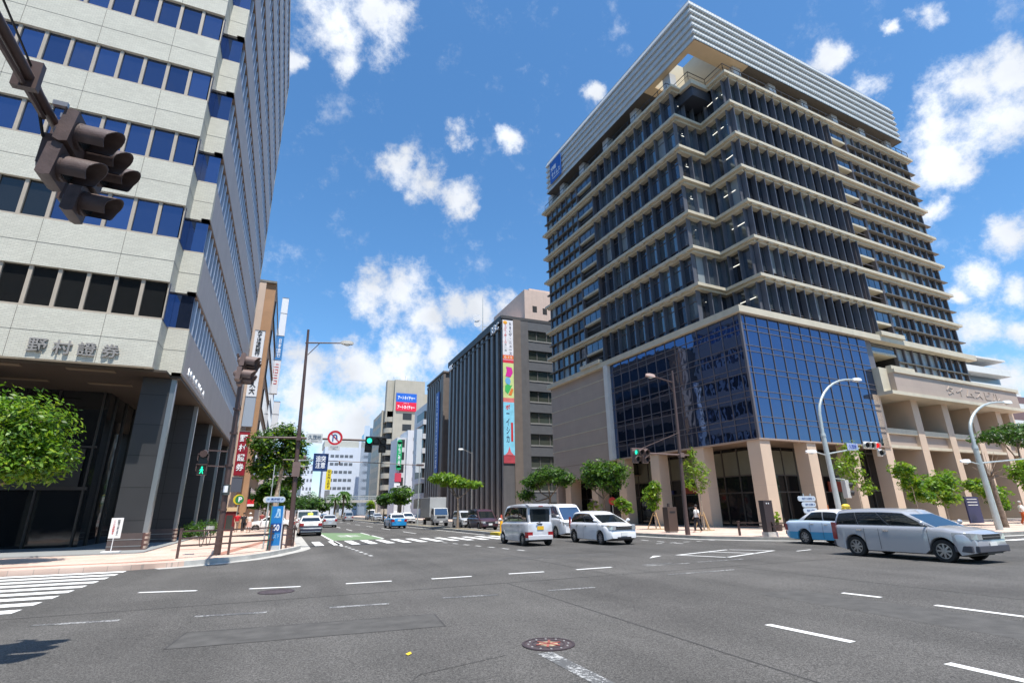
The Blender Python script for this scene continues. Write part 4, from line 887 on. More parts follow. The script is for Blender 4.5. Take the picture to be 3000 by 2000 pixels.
# footbridge
fb = thing('footbridge', 'grey pedestrian bridge spanning the far end of the street', 'footbridge', (17,160,0))
mb = MB(); mb.box(-6,13,0,3,4.3,5.0); mb.build('deck', CONC, fb)
mb = MB()
for y in (0,3): 
    mb.bar((-6,y,6.1),(13,y,6.1),.12,.12); mb.bar((-6,y,5.6),(13,y,5.6),.06,.06)
    for i in range(20): mb.bar((-6+i,y,5),(-6+i,y,6.1),.06,.06)
mb.build('railing', GALV, fb)
for x in (-3,8.5): MB().box(x,x+.7,1,2,0,4.3).build('pier', CONC, fb)
# far right buildings
fw_ = thing('white_balcony_building', 'white curved apartment block with balconies behind the newspaper tower', 'apartment block', (118,60,0))
mb = MB(); mb.box(0,24,0,20,0,28); mb.build('wall', M('apartment_glass',(.16,.20,.24),.3,.2), fw_)
for k in range(8): MB().box(-2,25.5+(-1.0*(k-5) if k>5 else 0),-2.4,-.1,2.0+3.6*k,3.4+3.6*k).build('balcony', M('balcony_white',(.72,.72,.68),.6,var=.04), fw_)
MB().box(8,22.5,-2.5,8,30.4,30.8).build('roof_canopy', M('balcony_white',(.72,.72,.68),.6), fw_)
fr_ = thing('brown_building', 'dark purplish brown block at the right edge of the photo', 'building', (165,70,0))
mb = MB(); mb.box(0,30,0,20,0,27.5); mb.build('wall', M('purple_brown',(.16,.10,.10),.7,var=.08,stain=.1), fr_)
for k in range(6):
    for j in range(4): MB().box(2+6*j,4.6+6*j,-.06,0,3+4.1*k,4.5+4.1*k).build('window', DARKW, fr_)
MB().box(4,16,3,12,27.5,29.6).build('roof_room', M('balcony_white',(.72,.72,.68),.6), fr_)
lowr = thing('low_building', 'low grey roofed building behind the trees at far right', 'building', (120,36,0)); MB().box(0,50,0,10,0,13.5).build('wall', M('low_grey',(.34,.33,.30),.7,var=.08,stain=.1), lowr); MB().box(-1,51,-1,11,13.5,14.1).build('roof', BROWN, lowr)
# ---- brown building and signs on the left side
br = thing('tan_building', 'tan and pink rendered building beyond the tiled office tower', 'building', (-5.6,64,0))
mb = MB(); mb.box(-14,.87,0,21,0,28.2,0); mb.box(.87,1.95,.25,21,0,28.2,1); mb.box(-14,2.0,-.05,21,28.2,28.45,2)
mb.build('wall', [brick_mat('pink_panel',(.60,.46,.37),(.57,.44,.35),(.42,.32,.26),1,6,3.5,.01,.7,.1,off=0,var=.05), brick_mat('tan_panel',(.42,.24,.13),(.40,.225,.12),(.3,.17,.1),1,6,3.5,.01,.7,.1,off=0,var=.1), CONCD], br)
for k in range(7): MB().box(1.95,2.1,2,20,2.2+3.7*k,4.4+3.7*k).build('window', DG, br)
nbx = thing('grey_building', 'grey office block with sign boxes further along the left pavement', 'building', (-5.0,88,0))
mb = MB(); mb.box(-14,.6,0,34,0,26); mb.build('wall', M('grey_render',(.33,.32,.32),.7,var=.06,stain=.1), nbx)
for k in range(6): MB().box(.6,.7,1.5,33,2.4+3.9*k,4.6+3.9*k).build('window', DG, nbx)
nb3 = thing('cream_building', 'cream block behind the left street tree', 'building', (-5.0,124,0)); MB().box(-14,.6,0,40,0,19).build('wall', M('cream_r',(.52,.49,.43),.7,var=.06,stain=.1), nb3)
for k in range(4): MB().box(.6,.7,1.5,38,2.4+3.9*k,4.6+3.9*k).build('window', DG, nb3)
def boxsign(label, x0,x1,y0,y1,z0,z1,cols,mats,texts=()):
    t = thing('vertical_sign', label, 'sign', (x0,y0,z0))
    n = len(mats); zz = z0
    for (fz,m) in mats: MB().box(0,x1-x0,0,y1-y0,zz-z0,zz-z0+fz).build('sign_panel', m, t); MB().box(-.02,x1-x0+.02,-.03,y1-y0+.03,zz-z0+fz-.06,zz-z0+fz).build('sign_frame', M('frame_grey',(.2,.2,.21),.5,.3), t); zz += fz
    for (s,mat,cx,cz,w,h) in texts: text('sign_text', vtext(s), mat, t, (cx,-.02,cz), 1, '-y', w, h, .01, bold=.02)
    return t
SBG = M('sign_grey_blue',(.33,.38,.45),.45); SWH = M('sign_box_white',(.74,.75,.78),.45); PBK = MATS['print_black']
boxsign('tall white and grey tenant sign with black characters beside the tan building', -4.95,-3.95,61,61.5,10.4,0,None,[(3.2,SBG),(3.4,SWH),(.9,SWH),(3.2,SWH)],[('みずほ信託銀行',PBK,.5,9.2,.5,2.9),('テナント募集',M('print_mauve',(.22,.16,.30),.5),.5,5.2,.45,2.6),('大同火災',PBK,.5,4.4,.5,2.2)][:1]+[('日本生命',PBK,.45,8.9,.45,2.6)][:0]+[('下地久大',PBK,.5,4.9,.6,2.9)])
rd = boxsign('dark red vertical sign with four white characters beside the brown signal pole', -5.05,-4.05,61,61.4,5.4,0,None,[(4.5,M('sign_dark_red',(.27,.008,.02),.45))])
for i,ch in enumerate('野村證券'): text('sign_text', ch, M('sign_white',(.85,.87,.9),.5), rd, (.5,-.02,3.75-.98*i), 1, '-y', .72, .72, .01, bold=.02)
boxsign('dull grey blank sign under the dark red vertical sign', -5.1,-4.15,61,61.4,3.75,0,None,[(1.5,M('sign_slate',(.10,.11,.14),.4))])
boxsign('far stack of white and blue sign boxes on the grey office block', -3.9,-2.9,90,91,20,0,None,[(5.6,SWH),(4.2,M('sign_blue2',(.05,.22,.50),.45)),(4.0,SWH),(2.8,SWH)],[('ニコニコ',M('print_red2',(.6,.04,.03),.5),.5,3.2,.55,3.4),('日本旅行',M('sign_white',(.85,.87,.9),.5),.5,7.6,.5,3.2)])
boxsign('lower pair of white sign boxes hanging over the tree', -3.4,-2.4,96,97,12.5,0,None,[(5.2,SWH),(2.2,SWH)])
ps = thing('parking_sign', 'round green and yellow parking sign with a white letter P', 'sign', (-3.95,57,2.6)); mb = MB(); mb.cyl((0,0,.35),(0,.12,.35),.46,n=28); mb.build('sign_rim', M('sign_yellow2',(.70,.55,.03),.5), ps); mb = MB(); mb.cyl((.08,-.02,.35),(.08,.1,.35),.37,n=28); mb.build('sign_face', M('sign_green2',(.02,.20,.06),.5), ps); text('sign_text','P',MATS['sign_white'],ps,(.14,-.03,.35),.5,'-y',.3,.44,.01,bold=.02); mb=MB(); mb.cyl((0,.06,-2.45),(0,.06,0),.04,n=8); mb.build('pole', GALV, ps)
rs_ = thing('shop_sign', 'small red and white square shop sign on the tan building wall', 'sign', (-3.55,63.6,2.4)); MB().box(0,.65,0,.1,.22,.7).build('sign_panel', M('sign_bright_red',(.62,.01,.02),.5), rs_); MB().box(0,.65,0,.1,0,.22).build('sign_panel', WHT, rs_)
vm = thing('vending_machine', 'red framed vending kiosk with a pale canopy beside the tan building', 'kiosk', (-4.85,57,.15)); MB().box(0,.85,0,.8,0,1.7).build('body', M('kiosk_red',(.16,.01,.015),.5), vm); MB().box(.1,.62,-.03,0,.2,1.4).build('front_panel', M('kiosk_dark',(.04,.045,.04),.4), vm); MB().box(-.02,.9,-.1,.8,1.75,2.1).build('canopy', M('kiosk_cream',(.68,.50,.30),.5), vm)

# ---- buildings behind the photographer, seen only in the reflections
def backb(label, x,y,w,d,h,mat,fl,wn):
    t = thing('building', label, 'building', (x,y,0)); MB().box(0,w,0,d,0,h).build('wall', mat, t)
    for k in range(int(h/fl)-0):
        mb = MB()
        for j in range(wn): mb.box(1+(w-2)/wn*j,1+(w-2)/wn*(j+.7),d,d+.06,fl*k+1.4,fl*k+3.0)
        mb.build('window_row', DARKW, t)
backb('dark office block across the crossing behind the photographer', -42,-40,30,16,37,M('back_dark',(.07,.065,.06),.7),3.8,9)
backb('low white building across the crossing behind the photographer', 18,-40,26,14,12,WR,4.0,8)
backb('grey apartment block across the crossing behind the photographer', 48,-46,20,14,25,M('back_grey',(.28,.29,.32),.7,var=.05),3.6,5)
backb('wide cream building across the crossing behind the photographer', 70,-50,30,14,15,BEIGE,3.8,9)

# ================================================================== TREES
def leaves(name, blobs, n, size, mats, parent, flat=.35, shell=.55, weights=None):
    """n leaf-clump faces scattered in and near the surface of ellipsoids; each blob = (x,y,z,rx,ry,rz)"""
    B = np.array(blobs, float); vol = (B[:,3]*B[:,4]*B[:,5])**(2/3); pr = vol/vol.sum()
    idx = rng.choice(len(B), n, p=pr); d = rng.normal(size=(n,3)); d /= np.linalg.norm(d,axis=1)[:,None]
    r = 1 - shell*rng.random(n)**1.6
    # clumping: pull leaves toward random twig ends
    nt_ = max(8, n//34); tw = rng.normal(size=(nt_,3)); tw /= np.linalg.norm(tw,axis=1)[:,None]
    k = rng.integers(0,nt_,n); d = d*.25 + tw[k]*.9 ; d /= np.linalg.norm(d,axis=1)[:,None]
    twr = .55+.55*rng.random(nt_); r = r*twr[k] + rng.normal(size=n)*.035
    c = B[idx,:3] + d*B[idx,3:]*r[:,None]
    a = rng.normal(size=(n,3)); a[:,2] += flat*0; nrm = d*.7 + np.array([0,0,.75]) + rng.normal(size=(n,3))*.55; nrm /= np.linalg.norm(nrm,axis=1)[:,None]
    t = np.cross(nrm, a); t /= np.linalg.norm(t,axis=1)[:,None]; b = np.cross(nrm, t)
    s = size*(.6+.8*rng.random(n)); 
    v = np.empty((n,4,3)); v[:,0] = c - t*s[:,None]; v[:,1] = c - b*(s*.42)[:,None] + nrm*(s*.12)[:,None]; v[:,2] = c + t*s[:,None]; v[:,3] = c + b*(s*.42)[:,None] + nrm*(s*.12)[:,None]
    me = bpy.data.meshes.new(name); me.vertices.add(n*4); me.vertices.foreach_set('co', v.ravel())
    me.loops.add(n*4); me.loops.foreach_set('vertex_index', np.arange(n*4)); me.polygons.add(n); me.polygons.foreach_set('loop_start', np.arange(n)*4); me.polygons.foreach_set('loop_total', np.full(n,4))
    for m in mats: me.materials.append(m)
    w = weights or [1]*len(mats); mi = rng.choice(len(mats), nt_, p=np.array(w)/sum(w))[k]; sw_ = rng.random(n) < .25; mi[sw_] = rng.choice(len(mats), sw_.sum(), p=np.array(w)/sum(w))
    me.polygons.foreach_set('material_index', mi.astype(np.int32)); me.update(calc_edges=True)
    o = bpy.data.objects.new(name, me); COL.objects.link(o); o.parent = parent; return o
def tree(name, label, x, y, th, tr, blobs, n, size, mats, weights=None, bark=None, z=.15, lean=(0,0), group=None, cat='tree', flatlimb=None):
    t = thing(name, label, cat, (x,y,z), 0, group)
    top = Vector((lean[0],lean[1],th)); mb = MB(); rnd = random.Random(hash(label)%999)
    mid = top*.5+Vector((rnd.uniform(-.1,.1),rnd.uniform(-.1,.1),0))*th*.2
    mb.tube([(0,0,-.1),(0,0,.12),mid,top],[tr*1.5,tr*1.05,tr*.85,tr*.62],8)
    for bl in blobs:
        c = Vector(bl[:3]); m_ = top.lerp(c,.5)+Vector((rnd.uniform(-.2,.2),rnd.uniform(-.2,.2),-.12*(c-top).length))
        mb.tube([top-Vector((0,0,.1)),m_,c],[tr*.5,tr*.3,tr*.1],6)
        for j in range(3):
            e = c+Vector((rnd.uniform(-1,1)*bl[3],rnd.uniform(-1,1)*bl[4],rnd.uniform(-.5,.8)*bl[5]))*.75; mb.tube([m_,c.lerp(e,.4),e],[tr*.22,tr*.13,tr*.05],5)
    mb.build('trunk', bark or BARK, t, smooth=60)
    leaves('crown', blobs, n, size, mats, t, weights=weights); return t
# clipped tree in front of the office tower, crown centre (-9.2,22.8,4.3)
tree('clipped_tree','round clipped bright green tree in front of the dark shop entrance at left',-9.4,23.6,2.4,.13,[(.2,-.1,4.35,2.1,1.8,1.45),(1.35,-.2,3.3,1.15,1.1,.8),(-1.1,.1,3.9,1.6,1.5,1.3),(.4,0,3.3,1.9,1.6,.85)],19000,.09,[LF4,LF1,LF2,LF3],[3,5,3,1],z=.2)
tree('street_tree','leafy ficus with pale crooked trunk on the left pavement',-.55,41,5.2,.17,[(-1.2,0,6.2,1.2,1.3,1.05),(.9,.1,6.3,1.1,1.2,.95),(.1,.3,7.0,1.2,1.2,.8),(1.1,0,4.9,1.15,1.2,1.1),(-.9,.4,4.6,1.35,1.2,1.0),(.3,.6,5.4,1.5,1.3,1.1),(1.0,.3,3.6,.8,.9,.7)],8500,.14,[LF1,LF2,LF3,LF4],[2,4,4,.6],bark=BARKL,lean=(.25,0))
for i,(x,y,h,s) in enumerate(((-.9,52,4.6,1.5),(-1.2,66,5.0,1.7),(-.6,80,5.2,1.8),(-.8,96,5.2,2.0),(-.4,112,5.2,2.2),(.6,128,5.2,2.3),(2.2,142,5.2,2.3))):
    tree('street_tree','%s dark street tree in the row along the left pavement'%('first second third fourth fifth sixth seventh'.split()[i]),x,y,h*.45,.15,[(0,0,h*.78,s,s,s*.62),(s*.5,.3,h*.6,s*.7,s*.7,s*.45),(-s*.5,0,h*.62,s*.7,s*.7,s*.5)],1500,.24,[LF2,LF3,LF1],[3,4,1],group='street trees along the left pavement')
for i,(x,y,h,s) in enumerate(((6,150,5.0,3),(9,165,5.6,3.4),(14,185,7,4),(3,185,7,4.5),(8,215,9,5),(20,205,8,4.5),(-4,150,6,3.5))):
    tree('distant_tree','%s dense dark tree at the far end of the street'%('first second third fourth fifth sixth seventh'.split()[i]),x,y,h*.4,.2,[(0,0,h*.7,s,s,s*.55),(s*.6,.3,h*.55,s*.7,s*.7,s*.45)],1300,.36,[LF2,LF3,LF1],[3,4,.7],group='distant trees closing the street')
# palms
def palm(label,x,y,h,fr):
    t = thing('palm_tree',label,'palm tree',(x,y,.1)); mb=MB(); mb.tube([(0,0,0),(.1,0,h*.5),(0,0,h)],[.3,.22,.2],8); mb.build('trunk',BARK,t,smooth=60)
    mb = MB(); rnd=random.Random(int(x*10))
    for i in range(22):
        a=2*PI*i/22+rnd.random()*.3; up_=rnd.uniform(-.3,.9); pts=[]
        for j in range(7):
            s=j/6; pts.append(Vector((math.cos(a)*fr*s, math.sin(a)*fr*s, h+fr*(up_*s-1.05*s*s))))
        for j in range(6):
            side = Vector((-math.sin(a),math.cos(a),0)); w0=fr*.17*math.sin(PI*(j+.3)/6.6); w1=fr*.17*math.sin(PI*(j+1.3)/6.6)
            for sg_ in (-1,1):
                mb.add([pts[j],pts[j+1],pts[j+1]+side*w1*sg_-Vector((0,0,w1*.5)),pts[j]+side*w0*sg_-Vector((0,0,w0*.5))],[(0,1,2,3)])
    mb.build('crown',LF2,t); return t
palm('tall palm tree in front of the white building at the end of the street',14.6,150,6.6,2.4); palm('shorter yellowish palm tree beside the tall palm',12.2,146,5.0,1.7)
# median + right street trees
tree('median_tree','yellow green umbrella shaped tree on the median in front of the ribbed building',14.4,46.6,2.6,.11,[(-.6,2.4,4.4,1.5,1.9,.55),(.5,3.9,4.1,1.3,1.6,.5),(.3,.6,3.9,1.0,1.5,.5),(1.3,-.6,3.7,.8,1.3,.4)],4200,.15,[LF4,LF1,LF2],[3,4,1.2])
tree('median_tree','dark green tree on the median beyond the yellow green one',14.3,72,2.0,.12,[(0,0,3.9,1.7,3.4,.9),(.2,1.0,3.0,1.4,3.2,.7)],2600,.2,[LF2,LF3,LF1],[3,3,1.5])
tree('median_tree','farthest rounded green tree on the median',14.4,85,1.8,.12,[(0,0,3.3,1.5,3.6,.9)],2200,.22,[LF2,LF3,LF1],[3,4,1])
tree('median_tree','small light green tree near the footbridge',18.5,128,1.6,.1,[(0,0,3.0,1.4,1.6,1.1)],900,.22,[LF1,LF4],[3,2])
FG = 'ficus trees in front of the stone wall'
tree('ficus_tree','broad ficus with forked trunk in front of the grey building corner',24.6,48.5,2.7,.17,[(0,0,4.9,1.7,3.0,.9),(-.2,3.2,4.3,1.3,2.2,.8),(.2,-2.6,4.3,1.2,2.0,.8),(-.4,4.8,3.0,1.0,1.6,.8)],5200,.15,[LF2,LF3,LF1],[4,3.4,1.3],group=FG)
tree('ficus_tree','full round ficus in front of the pink stone wall',25.0,39.2,2.3,.15,[(0,.6,4.5,1.6,2.0,1.15),(.1,-1.6,4.3,1.4,1.7,1.1),(.2,1.8,4.0,1.2,1.5,.9),(.1,-1.0,3.4,1.2,1.7,.7)],5200,.14,[LF2,LF3,LF1],[4,3,1.6],group=FG)
def young(label,x,y,h,blobs,n,size,stakes=True,mats=(LF1,LF4,LF2),wt=(4,2,1.5)):
    t = tree('young_tree',label,x,y,h,.045,blobs,n,size,list(mats),list(wt),bark=BARKL)
    if stakes:
        mb=MB()
        for a in (.4,2.5,4.6): mb.cyl((math.cos(a)*.6,math.sin(a)*.6,0),(math.cos(a)*.1,math.sin(a)*.1,1.15),.035,n=6)
        mb.bar((-.25,-.2,.95),(.25,.2,.95),.06,.06); mb.build('support_stakes',WOOD,t)
        mb=MB(); mb.cyl((0,0,0),(0,0,.05),.65,n=16); mb.build('soil_bed', M('dry_soil',(.42,.32,.2),.9,var=.2), t)
    return t
young('bright leafy sapling held by wooden stakes behind the white hatchback',24.7,32.1,1.6,[(0,.2,2.3,.75,.8,.75),(0,-.2,2.9,.55,.6,.5),(0,.1,1.6,.4,.5,.4)],1500,.11)
young('tall sparse yellow green sapling with wooden stakes beside the brown lamp pole',25.8,28.5,2.4,[(-.2,.1,4.0,.75,.9,.8),(.35,0,3.5,.6,.7,.9),(-.7,.2,3.0,.5,.5,.5),(-.3,0,4.9,.35,.4,.5),(.1,.1,2.6,.5,.5,.4)],1500,.085,mats=(LF4,LF1),wt=(3,2))
young('small bushy tree beside the red round sign',25.1,36.6,1.1,[(0,.1,1.9,.7,.9,.5),(.1,-.3,1.4,.6,.6,.5)],1100,.12,False)
young('low flowering shrub behind the white van',25.2,41.2,.8,[(0,0,1.75,.7,.9,.55)],700,.1,False,(LF4,M('petal_pink',(.55,.35,.33),.6)),(4,1))
young('slender yellowish tree behind the large white lamp post',33.2,22.6,2.6,[(-1.0,0,3.9,.8,.7,.7),(.0,0,4.7,.7,.7,.9),(.2,.2,3.6,.8,.7,.8),(-.7,0,2.9,.6,.5,.5),(1.1,.2,2.6,.6,.6,.6)],1700,.1,False,(LF4,LF1),(3,2))
young('first light green tree right of the large white lamp post',35.2,20.6,1.6,[(-.5,0,3.4,.8,.8,.6),(.1,0,2.6,.9,.8,.6),(.7,0,1.9,.9,.8,.5)],1700,.12,False)
young('second light green tree behind the silver wagon',40.6,22.0,1.5,[(-1.0,0,2.6,1.2,1.0,.9),(.6,0,2.9,1.2,1.0,.8),(.2,0,1.9,1.3,1.0,.7)],2300,.13,False)
young('third light green tree beside the bare tree',44.4,21.4,1.3,[(-.6,0,2.5,1.2,1.0,.7),(.9,0,2.1,1.2,1.0,.7),(1.3,0,1.4,.9,.8,.5)],2200,.13,False)
young('fourth light green tree near the right edge',51.5,21.5,2.2,[(-1.0,0,3.6,1.8,1.2,1.0),(1.6,0,3.4,1.6,1.2,1.0),(.2,0,2.5,1.8,1.0,.8)],2600,.15,False)
tree('flat_topped_tree','wide dark green feathery tree rising at the right edge',56,24,4.6,.16,[(-2.0,0,6.6,2.6,2.2,.6),(1.2,0,7.2,3.0,2.4,.7),(4.4,0,6.4,2.6,2.2,.7)],3400,.16,[LF2,LF3],[3,2.5])
bt = thing('bare_tree','bare trimmed tree with thin leafless twigs behind the silver wagon','tree',(41.4,19.4,.15)); mb=MB(); mb.tube([(0,0,0),(-.1,0,1.6),(-.15,0,3.0)],[.17,.14,.13],8)
for i in range(26):
    a=random.random()*6.28; e=Vector((math.cos(a)*random.uniform(.5,1.5),math.sin(a)*.7,3.0+random.uniform(.0,1.7))); mb.tube([(-.15,0,2.9),Vector((-.15,0,2.9)).lerp(e,.5)+Vector((0,0,.1)),e],[.035,.02,.008],4)
mb.build('trunk',BARK,bt,smooth=60)
hd = thing('hedge','dark clipped hedge behind the left fence beside the pillars','hedge',(-5.0,41,.15)); leaves('foliage',[(0,0,.5,.9,3.6,.6),(0,6,.5,.9,3,.6)],2600,.09,[LF2,LF3],hd)

# ================================================================== STREET FURNITURE
def lamp_fixture(p, d, L_=.62, mat=None, parent=None, w=.26):
    p=Vector(p); d=Vector(d).normalized(); mb=MB(); s=Vector((-d.y,d.x,0)).normalized()
    pts=[]; 
    for k,(f,ww,h0,h1) in enumerate(((0,.25,-.05,.06),(.2,.85,-.09,.1),(.6,1,-.09,.11),(.92,.8,-.08,.07),(1,.3,-.05,.02))):
        c=p+d*L_*f
        for (a,b) in ((-1,h0),(1,h0),(.7,h1),(-.7,h1)): pts.append(c+s*a*w*ww/2+Vector((0,0,b)))
    fs=[(4*i+j,4*i+(j+1)%4,4*i+4+(j+1)%4,4*i+4+j) for i in range(4) for j in range(4)]+[(3,2,1,0),(16,17,18,19)]
    mb.add(pts,fs); o=mb.build('lamp_head',mat or WHT,parent,smooth=50)
    mb=MB(); c0=p+d*L_*.35+Vector((0,0,-.12)); mb.ball(c0+d*L_*.15,(.16,.12,.05),10); g_=mb.build('lamp_glass',M('lamp_lens',(.55,.55,.5),.2),o); return o
def visor_light(mb, c, d, r, L_, m=0):
    """lamp with a deep hood: open-bottomed half tube pointing along d"""
    c=Vector(c); d=Vector(d).normalized(); s=d.cross(Vector((0,0,1))).normalized(); u=s.cross(d)
    n=14; v=[]
    for e in (0,1):
        for rr in (r,r*.93):
            for i in range(n+1):
                a=R(-55+290*i/n); ln=L_*(1 if e else 0)*(1-.28*(1-math.sin(max(min(a,PI),0)))) if e else 0
                v.append(c+(s*math.cos(a)+u*math.sin(a))*rr+d*ln)
    N1=n+1; fs=[]
    for i in range(n):
        fs+= [(i,i+1,2*N1+i+1,2*N1+i),(N1+i+1,N1+i,3*N1+i,3*N1+i+1),(2*N1+i,2*N1+i+1,3*N1+i+1,3*N1+i)]
    mb.add(v,fs,m)
def signal_head(parent, c, along, face, n, lit, matb, r=.17, L_=.42, spacing=.42, name='signal_head', green=0):
    c=Vector(c); al=Vector(along).normalized(); f=Vector(face).normalized(); mb=MB()
    Ln=spacing*n/2
    # rounded body
    u=f.cross(al).normalized(); prof=[(-.09,-.20),(-.02,-.23),(.06,-.21),(.06,.21),(-.02,.23),(-.09,.20)]
    vs=[]; 
    for e in (-1,1):
        for (a,b) in prof: vs.append(c+al*e*Ln+f*a+u*b)
    m=len(prof); mb.add(vs,[(i,(i+1)%m,(i+1)%m+m,i+m) for i in range(m)]+[tuple(range(m-1,-1,-1)),tuple(range(m,2*m))])
    for i in range(n):
        p=c+al*(-Ln+spacing*(i+.5))+f*.06; mb.cyl(p-f*.02,p+f*.05,r*1.02,n=18); visor_light(mb,p+f*.04,f,r,L_)
        mb.ball(p-f*.14,(.12,.12,.12),10)
    o=mb.build(name,matb,parent,smooth=40)
    for i in range(n):
        p=c+al*(-Ln+spacing*(i+.5))+f*.115; q=MB(); q.cyl(p,p+f*.012,r*.86,n=18); q.build('lamp',(lit[i] if lit[i] else LOFF),o)
    return o
# --- big overhanging signal at upper left
sg1 = thing('traffic_signal','large brown hooded traffic signal hanging from a mast arm at upper left','traffic signal',(-3.1,2.0,0))
mb=MB(); mb.tube([(.0,-5,6.6),(0,0,6.38),(.05,3,6.2),(.1,5.4,6.05)],[.085,.075,.06,.05],10); mb.tube([(-.02,-5,6.25),(0,0,6.2),(.05,4.6,6.02)],[.03,.03,.03],6)
for y in (1,2.6,4.1,5.1): mb.box(-.06,.16,y-.04,y+.04,6.0,6.35)
mb.build('mast_arm',BROWN,sg1,smooth=50)
mb=MB(); mb.tube([(-.6,-5.5,0),(-.6,-5.5,9)],[.14,.09],12); mb.tube([(-.6,-5.5,6.6),(0,-5,6.6)],.07,8); mb.build('pole',BROWN,sg1,smooth=50)
mb=MB(); mb.tube([(-.5,-5.4,9.0),(.0,3.3,6.2)],.012,5); mb.tube([(-.5,-5.4,9.0),(.1,4.7,6.1)],.012,5); mb.tube([(-.5,-5.4,8.6),(.0,2.4,6.2)],.012,5); mb.build('stay_wire',BLK,sg1)
SGB = M('signal_brown_weathered',(.10,.068,.062),.5,var=.25,vscale=7,stain=.25,bump=.15,bscale=50)
signal_head(sg1,(.30,5.15,5.97),(0,1,0),(1,-.12,-.10),3,[None]*3,SGB,r=.155,L_=.40,spacing=.40)
signal_head(sg1,(.22,4.78,5.52),(0,1,0),(1,-.12,-.10),1,[None],SGB,name='arrow_head',r=.155,L_=.38,spacing=.38)
signal_head(sg1,(.2,5.58,5.52),(0,1,0),(1,-.12,-.10),1,[None],SGB,name='arrow_head',r=.155,L_=.38,spacing=.38)
for y_ in (4.55,4.78,5.15,5.5,5.75): MB().box(.12,.26,y_-.025,y_+.025,6.19,6.25).build('hinge',SILV,sg1)
mb=MB(); mb.tube([(.02,4.5,6.1),(.05,4.7,5.85),(.12,4.85,5.75)],.018,6); mb.build('cable',BLK,sg1); mb=MB(); mb.tube([(.1,5.3,6.1),(.0,5.45,5.9),(.1,5.5,5.7)],.018,6); mb.build('cable',BLK,sg1)
MB().box(.0,.2,5.5,5.6,5.5,6.1).build('bracket',BROWN,sg1); MB().box(.05,.2,4.7,4.8,5.5,5.9).build('bracket',BROWN,sg1)
pl = thing('name_plate','white plate with dark characters fixed to the mast arm at the top left corner','sign',(-3.1,5.0,6.55)); 
MB().box(-.03,.0,-1.5,.35,-.1,.55).build('plate',WHT,pl); text('plate_text','久茂地',PBK,pl,(.02,-.55,.22),.5,'+x',1.5,.42,.004,bold=.01)
# --- signal + pedestrian signal pole at the left corner
sp = thing('signal_pole','brown signal pole with hooded heads and green walking man at the left corner','signal pole',(-2.16,24.2,.15))
mb=MB(); mb.tube([(0,0,0),(0,0,.9),(-.05,0,4.5),(-.1,0,7.9)],[.13,.115,.1,.075],12); mb.build('pole',BROWN,sp,smooth=50)
mb=MB(); mb.tube([(-.08,0,6.9),(.1,-2.6,6.75),(.2,-5.2,6.6)],[.06,.055,.045],8)
for z,x in ((3.9,-.0),(3.3,0)): mb.bar((-.02,0,z),(-.85,-.15,z+.02),.05,.05)
for z in (1.6,2.4,3.3,4.6,5.6): mb.cyl((-.02-.006*z,0,z),(-.02-.006*z,0,z+.1),.15,n=12)
mb.build('arm',BROWN,sp,smooth=50)
signal_head(sp,(.38,-4.7,6.42),(0,1,0),(1,-.2,-.08),3,[None]*3,BROWNL); signal_head(sp,(.32,-5.1,5.96),(0,1,0),(1,-.2,-.08),1,[None],BROWNL,name='arrow_head'); signal_head(sp,(.3,-4.3,5.96),(0,1,0),(1,-.2,-.08),1,[None],BROWNL,name='arrow_head')
mb=MB(); mb.box(-1.1,-.78,-.32,-.1,2.95,3.75); mb.tube([(-.94,-.3,3.78),(-.94,-.55,3.74)],.14,8); 
for zc in (3.55,3.15):
    mb.box(-1.13,-.75,-.52,-.32,zc+.17,zc+.2); mb.box(-1.13,-1.1,-.5,-.32,zc-.05,zc+.2); mb.box(-.78,-.75,-.5,-.32,zc-.05,zc+.2)
ph=mb.build('pedestrian_head',BROWN,sp); 
MB().box(-1.08,-.8,-.335,-.325,3.38,3.68).build('lamp',LOFF,ph)
mb=MB(); w=lambda *p:[(x*.34-.94,-.34,z*.36+2.98) for x,z in p]
for pts in ([(-.07,.62),(.07,.62),(.09,.36),(-.06,.36)],[(-.06,.38),(.03,.38),(-.12,.05),(-.2,.07)],[(0,.38),(.09,.38),(.2,.06),(.12,.04)],[(-.07,.6),(-.02,.56),(-.18,.36),(-.22,.4)],[(.07,.6),(.02,.56),(.17,.38),(.2,.43)]):
    mb.add(w(*pts),[(0,1,2,3)]); mb.add(w(*pts),[(3,2,1,0)])
mb.cyl((-.94,-.335,3.24),(-.94,-.345,3.24),.034,n=12); mb.build('walking_man',LGRN,ph)
mb=MB(); mb.box(-.14,.14,-.2,-.1,2.2,2.6,0); mb.build('control_box',M('box_green_grey',(.05,.06,.055),.5),sp); MB().box(-.1,.06,-.21,-.2,2.3,2.55).build('notice',WHT,sp)
# --- brown lamp post with gantry at the left corner
lp = thing('lamp_post','tall brown street lamp post on the left corner pavement','street lamp',(.45,28.55,.15))
mb=MB(); mb.tube([(0,0,0),(0,0,1.0),(-.1,0,5),(-.22,0,10.9)],[.14,.12,.095,.06],12); mb.tube([(-.3,0,10.15),(1.5,0,10.33)],[.045,.035],8); mb.tube([(-.11,0,9.5),(.42,0,10.2)],.022,6); mb.box(-.2,.2,-.2,.2,0,.05); mb.build('pole',BROWN,lp,smooth=50)
lamp_fixture((1.5,0,10.36),(1,0,.05),.68,M('fixture_grey',(.40,.38,.34),.5),lp)
mb=MB(); mb.box(-.24,.12,-.2,-.08,3.2,3.9); mb.box(.1,.35,-.05,.05,4.0,4.06); mb.ball((.3,0,4.15),.09); mb.ball((.3,0,3.6),.08); mb.build('control_box',BROWNL,lp)
mg = thing('signal_gantry','brown horizontal mast arm with a green light and dark hooded signals over the crosswalk','traffic signal',(.40,28.4,.15))
